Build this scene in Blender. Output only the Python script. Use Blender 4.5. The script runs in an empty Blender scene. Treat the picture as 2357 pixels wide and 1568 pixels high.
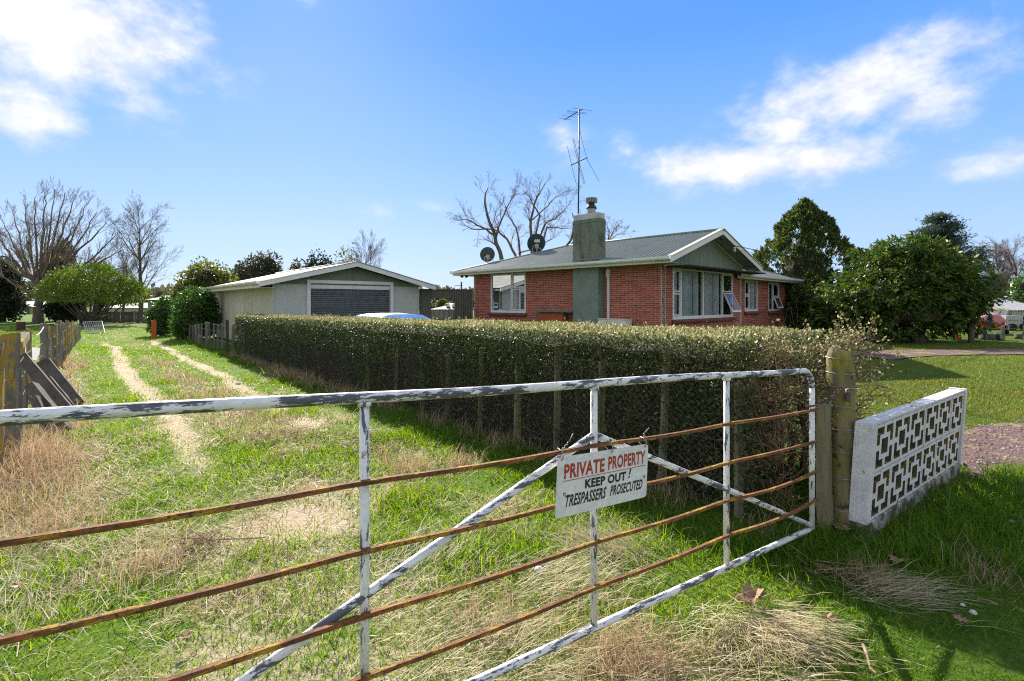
import bpy, math, random
import numpy as np
from mathutils import Matrix, Vector

# ------------------------------------------------------------------ camera, sky, sun, exposure
sc = bpy.context.scene
COL = sc.collection
F = 1178.5; CX = 1178.5; HY = 698.0; EYE = 1.6
cam_d = bpy.data.cameras.new("camera"); cam = bpy.data.objects.new("camera", cam_d); COL.objects.link(cam)
cam.location = (0, 0, EYE); cam.rotation_euler = (math.radians(90), 0, 0)
cam_d.sensor_width = 36; cam_d.lens = 18.0; cam_d.shift_y = -0.0365
cam_d.clip_start = 0.05; cam_d.clip_end = 3000
sc.camera = cam
sc.render.engine = 'CYCLES'
sc.cycles.use_denoising = False; sc.cycles.filter_width = 1.15
sc.cycles.max_bounces = 7; sc.cycles.diffuse_bounces = 4; sc.cycles.glossy_bounces = 3
sc.cycles.transmission_bounces = 4; sc.cycles.transparent_max_bounces = 12
sc.cycles.caustics_reflective = False; sc.cycles.caustics_refractive = False
sc.cycles.sample_clamp_indirect = 3; sc.cycles.sample_clamp_direct = 12
sc.view_settings.view_transform = 'Standard'; sc.view_settings.look = 'None'
sc.view_settings.gamma = 1.0; sc.view_settings.use_curve_mapping = False
sc.view_settings.exposure = 1.5

SUN_AZ = -23.0      # degrees from +Y towards +X
SUN_EL = 31.0
sun_d = bpy.data.lights.new("sun", 'SUN'); sun = bpy.data.objects.new("sun", sun_d); COL.objects.link(sun)
_a, _e = math.radians(SUN_AZ), math.radians(SUN_EL)
sdir = Vector((math.sin(_a)*math.cos(_e), math.cos(_a)*math.cos(_e), math.sin(_e)))
sun.rotation_euler = sdir.to_track_quat('Z', 'Y').to_euler()
sun.location = (0, 0, 60)
sun_d.energy = 4.4; sun_d.angle = math.radians(0.55); sun_d.color = (1.0, 0.93, 0.80)

world = bpy.data.worlds.new("World"); sc.world = world; world.use_nodes = True
def build_world():
    nt = world.node_tree; N = nt.nodes; L = nt.links; N.clear()
    out = N.new('ShaderNodeOutputWorld'); bg = N.new('ShaderNodeBackground'); L.new(bg.outputs[0], out.inputs[0])
    sky = N.new('ShaderNodeTexSky'); sky.sky_type = 'NISHITA'; sky.sun_disc = False
    sky.sun_elevation = math.radians(SUN_EL); sky.sun_rotation = math.radians(SUN_AZ)
    sky.air_density = 1.0; sky.dust_density = 0.4; sky.ozone_density = 2.0
    def val(v): n = N.new('ShaderNodeValue'); n.outputs[0].default_value = v; return n.outputs[0]
    def m(op, a, b=None, c=None, clamp=False):
        n = N.new('ShaderNodeMath'); n.operation = op; n.use_clamp = clamp
        for i, x in enumerate((a, b, c)):
            if x is None: continue
            if isinstance(x, (int, float)): n.inputs[i].default_value = x
            else: L.new(x, n.inputs[i])
        return n.outputs[0]
    def mix(f, a, b):
        n = N.new('ShaderNodeMix'); n.data_type = 'RGBA'
        if isinstance(f, (int, float)): n.inputs[0].default_value = f
        else: L.new(f, n.inputs[0])
        for i, x in ((6, a), (7, b)):
            if isinstance(x, tuple): n.inputs[i].default_value = (*x, 1)
            else: L.new(x, n.inputs[i])
        return n.outputs[2]
    tc = N.new('ShaderNodeTexCoord'); sep = N.new('ShaderNodeSeparateXYZ'); L.new(tc.outputs['Generated'], sep.inputs[0])
    x, y, z = sep.outputs
    az = m('MULTIPLY', m('ARCTAN2', x, y), 57.29578)
    el = m('MULTIPLY', m('ARCSINE', z), 57.29578)
    # clear blue gradient by elevation, mixed with the physical sky
    ramp = N.new('ShaderNodeValToRGB'); L.new(m('DIVIDE', el, 90.0, clamp=True), ramp.inputs[0])
    e = ramp.color_ramp.elements
    e[0].position = 0.0; e[0].color = (3.2, 4.4, 6.3, 1)
    e[1].position = 1.0; e[1].color = (0.45, 1.25, 3.6, 1)
    for p, c in ((0.08, (2.7, 4.05, 6.4)), (0.17, (1.65, 3.3, 6.4)), (0.30, (0.68, 2.3, 6.2)), (0.5, (0.55, 1.8, 5.2))):
        q = e.new(p); q.color = (*c, 1)
    skyc = mix(0.88, sky.outputs[0], ramp.outputs[0])
    # clouds: noise-broken banks, some at given bearings plus added fill banks out of view
    co = N.new('ShaderNodeCombineXYZ'); L.new(az, co.inputs[0]); L.new(m('MULTIPLY', el, 1.5), co.inputs[1])
    nz = N.new('ShaderNodeTexNoise'); L.new(co.outputs[0], nz.inputs['Vector']); nz.inputs['Scale'].default_value = 0.2
    nz.inputs['Detail'].default_value = 12; nz.inputs['Roughness'].default_value = 0.62
    nz2 = N.new('ShaderNodeTexNoise'); L.new(co.outputs[0], nz2.inputs['Vector']); nz2.inputs['Scale'].default_value = 0.05
    nz2.inputs['Detail'].default_value = 4
    banks = [(-42, 22.5, 10.5, 5.6, 1.3), (-44.5, 15.6, 4.6, 2.8, 1.0), (-37, 18.5, 4, 3.4, 0.8), (-33, 19.5, 4.0, 1.7, .55),
             (34, 19.0, 8.5, 3.0, 1.25), (23.5, 13.9, 9.0, 2.4, 1.3), (31.0, 13.4, 6, 2.1, 1.2), (40.5, 21.3, 5, 2.2, .85), (39, 17, 4, 2.8, .95), (28, 16.4, 6, 2.2, .9),
             (6.3, 17.3, 2.6, 2.8, .6), (-15.2, 9.8, 3.0, 1.6, .45), (45, 11.3, 6, 1.6, .55), (12.5, 16.5, 2.2, 2.4, .4), (-9, 10.5, 2.5, .9, .35), (-24, 29.5, 3, 1.2, .5)]
    tot = None
    for (ca, ce, ra, re, amp) in banks:
        dx = m('DIVIDE', m('SUBTRACT', az, ca), ra); dy = m('DIVIDE', m('SUBTRACT', el, ce), re)
        g = m('MULTIPLY', m('POWER', 2.718, m('MULTIPLY', m('ADD', m('MULTIPLY', dx, dx), m('MULTIPLY', dy, dy)), -1.1)), amp)
        tot = g if tot is None else m('MAXIMUM', tot, g)
    # out of view: denser cloud added for neutral fill light
    far = m('MULTIPLY', m('MULTIPLY_ADD', nz2.outputs[0], 4.0, -0.9, clamp=True),
            m('MULTIPLY_ADD', m('ABSOLUTE', az), 0.06, -3.2, clamp=True))
    tot = m('MAXIMUM', tot, far)
    dens = m('MULTIPLY', m('ADD', tot, m('MULTIPLY', m('SUBTRACT', nz.outputs[0], 0.5), 2.0)), 1.0)
    cover = N.new('ShaderNodeMapRange'); cover.interpolation_type = 'SMOOTHSTEP'
    L.new(dens, cover.inputs[0]); cover.inputs[1].default_value = 0.06; cover.inputs[2].default_value = 1.3
    gate = m('MULTIPLY', cover.outputs[0], m('MULTIPLY', tot, 4.0, clamp=True))
    shade = N.new('ShaderNodeMapRange'); L.new(m('MULTIPLY_ADD', nz.outputs[0], 1.1, m('MULTIPLY', dens, .35)), shade.inputs[0])
    shade.inputs[1].default_value = 0.55; shade.inputs[2].default_value = 1.15
    cl = mix(shade.outputs[0], (4.9, 5.1, 5.6), (6.7, 6.6, 6.5))
    fin = mix(m('MULTIPLY', gate, 0.97), skyc, cl)
    L.new(fin, bg.inputs[0]); bg.inputs[1].default_value = 0.06
build_world()

# ------------------------------------------------------------------ helpers
rng = np.random.default_rng(11); random.seed(5)
def V3(*a): return np.array(a, float)
def nrm(v): v = np.asarray(v, float); return v/(np.linalg.norm(v)+1e-12)
def P(px, py, Y): return V3((px-CX)/F*Y, Y, EYE+(HY-py)/F*Y)
def GR(px, py): Y = EYE*F/(py-HY); return V3((px-CX)/F*Y, Y, 0)
Z = V3(0, 0, 1)

def WM(o):
    m = o.matrix_basis.copy()
    return WM(o.parent) @ m if o.parent else m
def to_local(V, parent):
    if parent is None or len(V) == 0: return V
    M = np.array(WM(parent).inverted()); return V @ M[:3, :3].T + M[:3, 3]
def tag(o, label=None, cat=None, group=None, kind=None):
    for k, v in (('label', label), ('category', cat), ('group', group), ('kind', kind)):
        if v: o[k] = v
    return o
def thing(name, label, cat, loc=(0, 0, 0), rotz=0, group=None):
    o = bpy.data.objects.new(name, None); COL.objects.link(o); o.empty_display_size = .2
    o.location = [float(v) for v in loc]; o.rotation_euler = (0, 0, rotz)
    return tag(o, label, cat, group)
def fast_mesh(name, V, Fs):
    me = bpy.data.meshes.new(name); V = np.asarray(V, np.float32); Fs = np.asarray(Fs, np.int32)
    n, k = Fs.shape
    me.vertices.add(len(V)); me.vertices.foreach_set('co', V.ravel())
    me.loops.add(n*k); me.loops.foreach_set('vertex_index', Fs.ravel())
    me.polygons.add(n); me.polygons.foreach_set('loop_start', np.arange(0, n*k, k, dtype=np.int32))
    me.update(calc_edges=True); return me
def link(me, name, mat, parent=None, smooth=False, loc=None):
    if mat is not None:
        me.materials.clear(); me.materials.append(mat)
    if smooth: me.polygons.foreach_set('use_smooth', np.ones(len(me.polygons), bool))
    o = bpy.data.objects.new(name, me); COL.objects.link(o)
    if parent is not None: o.parent = parent
    if loc is not None: o.location = [float(v) for v in loc]
    return o
class MB:
    def __init__(s): s.v = []; s.f = []
    def add(s, V, Fs):
        o = len(s.v); s.v.extend([tuple(map(float, p)) for p in V]); s.f.extend([tuple(i+o for i in f) for f in Fs]); return s
    def boxv(s, c8): return s.add(c8, [(0,3,2,1),(4,5,6,7),(0,1,5,4),(1,2,6,5),(2,3,7,6),(3,0,4,7)])
    def box(s, c, size, ax=None):
        ax = ax or (V3(1,0,0), V3(0,1,0), Z); hx, hy, hz = [nrm(a)*d/2 for a, d in zip(ax, size)]; c = np.asarray(c, float)
        return s.boxv([c-hx-hy-hz, c+hx-hy-hz, c+hx+hy-hz, c-hx+hy-hz, c-hx-hy+hz, c+hx-hy+hz, c+hx+hy+hz, c-hx+hy+hz])
    def beam(s, p0, p1, w, h, up=Z):
        p0 = np.asarray(p0, float); p1 = np.asarray(p1, float); d = p1-p0; L = np.linalg.norm(d); d = d/L
        side = nrm(np.cross(d, up)); u = np.cross(side, d)
        return s.box((p0+p1)/2, (L, w, h), (d, -side, u))
    def tube(s, pts, r, n=8, cap=True):
        pts = [np.asarray(p, float) for p in pts]; m = len(pts); rs = r if hasattr(r, '__len__') else [r]*m
        V = []; ref = None
        for i, p in enumerate(pts):
            t = nrm(pts[min(i+1, m-1)]-pts[max(i-1, 0)])
            if ref is None:
                ref = V3(0,0,1) if abs(t[2]) < .9 else V3(1,0,0)
            a = nrm(ref-t*np.dot(ref, t)); b = np.cross(t, a); ref = a
            for k in range(n):
                q = 2*math.pi*k/n; V.append(p+rs[i]*(a*math.cos(q)+b*math.sin(q)))
        Fs = [(i*n+k, i*n+(k+1) % n, (i+1)*n+(k+1) % n, (i+1)*n+k) for i in range(m-1) for k in range(n)]
        if cap: Fs += [tuple(range(n-1, -1, -1)), tuple(range((m-1)*n, m*n))]
        return s.add(V, Fs)
    def prism(s, poly, vec):
        n = len(poly); vec = np.asarray(vec, float); poly = [np.asarray(p, float) for p in poly]
        return s.add(poly+[p+vec for p in poly], [tuple(range(n-1, -1, -1)), tuple(range(n, 2*n))]+[(i, (i+1) % n, n+(i+1) % n, n+i) for i in range(n)])
    def quad(s, a, b, c, d): return s.add([a, b, c, d], [(0,1,2,3)])
    def lathe(s, base, prof, n=16, ax=None):
        base = np.asarray(base, float); ax = ax or (V3(1,0,0), V3(0,1,0), Z)
        V = [base+ax[0]*r*math.cos(2*math.pi*k/n)+ax[1]*r*math.sin(2*math.pi*k/n)+ax[2]*z for r, z in prof for k in range(n)]
        m = len(prof)
        Fs = [(i*n+k, i*n+(k+1) % n, (i+1)*n+(k+1) % n, (i+1)*n+k) for i in range(m-1) for k in range(n)]
        return s.add(V, Fs+[tuple(range(n-1, -1, -1)), tuple(range((m-1)*n, m*n))])
    def post(s, base, w, d, h, lean=(0, 0), yaw=0., jit=.006, lev=5, slant=.015, seed=None):
        R = random.Random(seed if seed is not None else len(s.v)+int(1000*w)+int(base[0]*977)); c, sn = math.cos(yaw), math.sin(yaw); V = []
        for i in range(lev+1):
            f = i/lev; k = 1-.10*f+R.uniform(-.03, .03)
            for ix, iy in ((-1,-1),(1,-1),(1,1),(-1,1)):
                x = ix*w/2*k+R.uniform(-jit, jit); y = iy*d/2*k+R.uniform(-jit, jit)
                z = h*f+(R.uniform(-slant, slant) if i == lev else 0)
                V.append((base[0]+x*c-y*sn+lean[0]*f, base[1]+x*sn+y*c+lean[1]*f, base[2]+z))
        Fs = [(i*4+k, i*4+(k+1) % 4, i*4+4+(k+1) % 4, i*4+4+k) for i in range(lev) for k in range(4)]
        return s.add(V, Fs+[(3,2,1,0), tuple(range(lev*4, lev*4+4))])
    def part(s, name, mat, parent=None, label=None, smooth=False, kind=None):
        V = to_local(np.array(s.v, float).reshape(-1, 3), parent)
        me = bpy.data.meshes.new(name); me.from_pydata(V.tolist(), [], s.f); me.update()
        o = link(me, name, mat, parent, smooth)
        return tag(o, label, None, None, kind)
    def solo(s, name, mat, label, cat, loc=None, group=None, smooth=False, kind=None):
        V = np.array(s.v, float)
        if loc is None: loc = V3((V[:,0].min()+V[:,0].max())/2, (V[:,1].min()+V[:,1].max())/2, V[:,2].min())
        me = bpy.data.meshes.new(name); me.from_pydata((V-np.asarray(loc)).tolist(), [], s.f); me.update()
        return tag(link(me, name, mat, None, smooth, loc), label, cat, group, kind)
def segmesh(name, segs, mat, parent=None, n=4, smooth=True):
    S = np.array(segs, float); p0, p1, r0, r1 = S[:, :3], S[:, 3:6], S[:, 6], S[:, 7]
    d = p1-p0; d /= np.linalg.norm(d, axis=1, keepdims=True)+1e-9
    ref = np.where(np.abs(d[:, 2:3]) < .9, V3(0, 0, 1), V3(1, 0, 0))
    a = np.cross(d, ref); a /= np.linalg.norm(a, axis=1, keepdims=True); b = np.cross(d, a)
    N = len(S); Vt = np.zeros((N, 2, n, 3))
    for k in range(n):
        q = 2*math.pi*k/n; o = a*math.cos(q)+b*math.sin(q)
        Vt[:, 0, k] = p0+o*r0[:, None]; Vt[:, 1, k] = p1+o*r1[:, None]
    base = (np.arange(N)*2*n)[:, None, None]; k = np.arange(n)
    Fs = np.stack([k, (k+1) % n, n+(k+1) % n, n+k], 1)[None]+base
    V = to_local(Vt.reshape(-1, 3), parent)
    return link(fast_mesh(name, V, Fs.reshape(-1, 4)), name, mat, parent, smooth)
def leafmesh(name, Pn, size, mat, parent=None, out=None, bias=.6, aspect=.5, droop=0., jit=.35):
    """diamond leaves, each its own quad, growing from points Pn; out = preferred direction of growth"""
    N = len(Pn); a = rng.normal(size=(N, 3)); a /= np.linalg.norm(a, axis=1, keepdims=True)
    if out is not None: a = a*(1-bias)+out*bias
    a[:, 2] -= droop; a /= np.linalg.norm(a, axis=1, keepdims=True)+1e-9
    b = np.cross(a, rng.normal(size=(N, 3))); b /= np.linalg.norm(b, axis=1, keepdims=True)+1e-9
    s = (np.asarray(size)*np.exp(rng.normal(0, jit*.6, N)))[:, None]
    nn = np.cross(a, b)
    V = np.stack([Pn, Pn+a*s*.5+b*s*aspect*.5+nn*s*.06, Pn+a*s, Pn+a*s*.5-b*s*aspect*.5+nn*s*.06], 1).reshape(-1, 3)
    Fs = np.arange(N*4).reshape(N, 4)
    return link(fast_mesh(name, to_local(V, parent), Fs), name, mat, parent)
def dup(o, parent=None, loc=None):
    c = o.copy(); COL.objects.link(c)
    if parent is not None: c.parent = parent
    if loc is not None: c.location = [float(v) for v in loc]
    for ch in list(o.children): dup(ch, c)
    return c
# numpy value noise
def _h(ix, iy, s):
    n = (ix.astype(np.int64)*374761393+iy.astype(np.int64)*668265263+s*1442695041) & 0xffffffff
    n = ((n ^ (n >> 13))*1274126177) & 0xffffffff
    return ((n ^ (n >> 16)) & 0xffff)/65535.
def vn(x, y, s=0):
    x = np.asarray(x, float); y = np.asarray(y, float); ix = np.floor(x); iy = np.floor(y); fx = x-ix; fy = y-iy
    fx = fx*fx*(3-2*fx); fy = fy*fy*(3-2*fy)
    return (_h(ix,iy,s)*(1-fx)+_h(ix+1,iy,s)*fx)*(1-fy)+(_h(ix,iy+1,s)*(1-fx)+_h(ix+1,iy+1,s)*fx)*fy
def fbm(x, y, s=0, o=4):
    t = 0; a = .5
    for i in range(o): t = t+a*vn(x, y, s+i*17); x = x*2.03+3.1; y = y*2.03+1.7; a *= .5
    return t/(1-.5**o)
def sm(a, b, x): t = np.clip((x-a)/(b-a), 0, 1); return t*t*(3-2*t)

# ------------------------------------------------------------------ materials
def _nt(name):
    m = bpy.data.materials.new(name); m.use_nodes = True; nt = m.node_tree; nt.nodes.clear(); return m, nt, nt.nodes, nt.links
def _noise(N, L, vec, scale, detail=6, rough=.6):
    n = N.new('ShaderNodeTexNoise'); n.inputs['Scale'].default_value = scale; n.inputs['Detail'].default_value = detail
    n.inputs['Roughness'].default_value = rough; L.new(vec, n.inputs['Vector']); return n.outputs[0]
def _mr(N, L, x, a, b):
    n = N.new('ShaderNodeMapRange'); n.interpolation_type = 'SMOOTHSTEP'; L.new(x, n.inputs[0]); n.inputs[1].default_value = a; n.inputs[2].default_value = b; return n.outputs[0]
def _mixc(N, L, f, a, b, blend='MIX'):
    n = N.new('ShaderNodeMix'); n.data_type = 'RGBA'; n.blend_type = blend
    if isinstance(f, (int, float)): n.inputs[0].default_value = f
    else: L.new(f, n.inputs[0])
    for i, x in ((6, a), (7, b)):
        if isinstance(x, tuple): n.inputs[i].default_value = (*x, 1)
        else: L.new(x, n.inputs[i])
    return n.outputs[2]
def mat(name, c1, c2=None, scale=6., t=(.35, .65), rough=.75, spec=.3, metal=0., bump=0., bscale=60., stretch=(1,1,1),
        c3=None, s3=3., t3=(.55, .65), st3=None, rg3=.65, c4=None, s4=3., t4=(.6, .68), isl=0., fine=.12):
    m, nt, N, L = _nt(name); out = N.new('ShaderNodeOutputMaterial'); b = N.new('ShaderNodeBsdfPrincipled'); L.new(b.outputs[0], out.inputs[0])
    tc = N.new('ShaderNodeTexCoord')
    def mp(st):
        n = N.new('ShaderNodeMapping'); n.inputs['Scale'].default_value = st; L.new(tc.outputs['Object'], n.inputs[0]); return n.outputs[0]
    v = mp(stretch)
    col = _mixc(N, L, _mr(N, L, _noise(N, L, v, scale), *t), c1, c2 or tuple(x*.8 for x in c1))
    if c3: col = _mixc(N, L, _mr(N, L, _noise(N, L, mp(st3 or stretch), s3, 9, rg3), *t3), col, c3)
    if c4: col = _mixc(N, L, _mr(N, L, _noise(N, L, mp((1.1, 1.2, 1.05)), s4, 7, .6), *t4), col, c4)
    if isl:
        g = N.new('ShaderNodeObjectInfo'); h = N.new('ShaderNodeHueSaturation'); L.new(col, h.inputs['Color'])
        g2 = N.new('ShaderNodeNewGeometry'); ad = N.new('ShaderNodeMath'); ad.operation = 'ADD'; L.new(g.outputs['Random'], ad.inputs[0]); L.new(g2.outputs['Random Per Island'], ad.inputs[1])
        fr = N.new('ShaderNodeMath'); fr.operation = 'FRACT'; L.new(ad.outputs[0], fr.inputs[0])
        r = N.new('ShaderNodeMapRange'); L.new(fr.outputs[0], r.inputs[0]); r.inputs[3].default_value = 1-isl; r.inputs[4].default_value = 1+isl
        L.new(r.outputs[0], h.inputs['Value']); col = h.outputs[0]
    if fine:
        f = N.new('ShaderNodeMapRange'); L.new(_noise(N, L, v, bscale*.7, 4), f.inputs[0]); f.inputs[1].default_value = .3; f.inputs[2].default_value = .7
        f.inputs[3].default_value = 1-fine; f.inputs[4].default_value = 1+fine
        h2 = N.new('ShaderNodeHueSaturation'); L.new(col, h2.inputs['Color']); L.new(f.outputs[0], h2.inputs['Value']); col = h2.outputs[0]
    L.new(col, b.inputs['Base Color']); b.inputs['Roughness'].default_value = rough; b.inputs['Metallic'].default_value = metal
    b.inputs['Specular IOR Level'].default_value = spec
    if bump:
        bn = N.new('ShaderNodeBump'); bn.inputs['Strength'].default_value = min(1, bump); bn.inputs['Distance'].default_value = .01*max(1, bump)
        L.new(_noise(N, L, v, bscale, 6), bn.inputs['Height']); L.new(bn.outputs[0], b.inputs['Normal'])
    return m
def leafmat(name, cols, trans=.4, rough=.45, spec=.4, tcol=None, patch=None):
    m, nt, N, L = _nt(name); out = N.new('ShaderNodeOutputMaterial'); b = N.new('ShaderNodeBsdfPrincipled')
    g = N.new('ShaderNodeNewGeometry'); r = N.new('ShaderNodeValToRGB'); L.new(g.outputs['Random Per Island'], r.inputs[0])
    e = r.color_ramp.elements; e[0].color = (*cols[0], 1); e[1].color = (*cols[-1], 1)
    for i, c in enumerate(cols[1:-1]): q = e.new((i+1)/(len(cols)-1)); q.color = (*c, 1)
    col = r.outputs[0]
    if patch:
        tc = N.new('ShaderNodeTexCoord'); col = _mixc(N, L, _mr(N, L, _noise(N, L, tc.outputs['Object'], patch[1], 3), .42, .62), col, patch[0], 'MIX' if len(patch) < 3 else patch[2])
    L.new(col, b.inputs['Base Color']); b.inputs['Roughness'].default_value = rough; b.inputs['Specular IOR Level'].default_value = spec
    if trans:
        tr = N.new('ShaderNodeBsdfTranslucent'); h = N.new('ShaderNodeHueSaturation'); h.inputs['Value'].default_value = 1.5; h.inputs['Saturation'].default_value = 1.1; h.inputs['Hue'].default_value = .49; L.new(col, h.inputs['Color'])
        L.new(h.outputs[0], tr.inputs[0]); mx = N.new('ShaderNodeMixShader'); mx.inputs[0].default_value = trans
        L.new(b.outputs[0], mx.inputs[1]); L.new(tr.outputs[0], mx.inputs[2]); L.new(mx.outputs[0], out.inputs[0])
    else: L.new(b.outputs[0], out.inputs[0])
    return m
def glassmat(name, tint=(.96,.97,.97), k=.01):
    m, nt, N, L = _nt(name); out = N.new('ShaderNodeOutputMaterial'); tr = N.new('ShaderNodeBsdfTransparent'); tr.inputs[0].default_value = (*tint, 1)
    gl = N.new('ShaderNodeBsdfGlossy'); gl.inputs['Roughness'].default_value = .01; fr = N.new('ShaderNodeFresnel'); fr.inputs[0].default_value = 1.5
    a = N.new('ShaderNodeMath'); a.operation = 'MULTIPLY_ADD'; a.use_clamp = True; a.inputs[1].default_value = 1.0; a.inputs[2].default_value = k; L.new(fr.outputs[0], a.inputs[0])
    mx = N.new('ShaderNodeMixShader'); L.new(a.outputs[0], mx.inputs[0]); L.new(tr.outputs[0], mx.inputs[1]); L.new(gl.outputs[0], mx.inputs[2]); L.new(mx.outputs[0], out.inputs[0])
    return m
WHITE = (.72, .72, .70)
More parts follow.
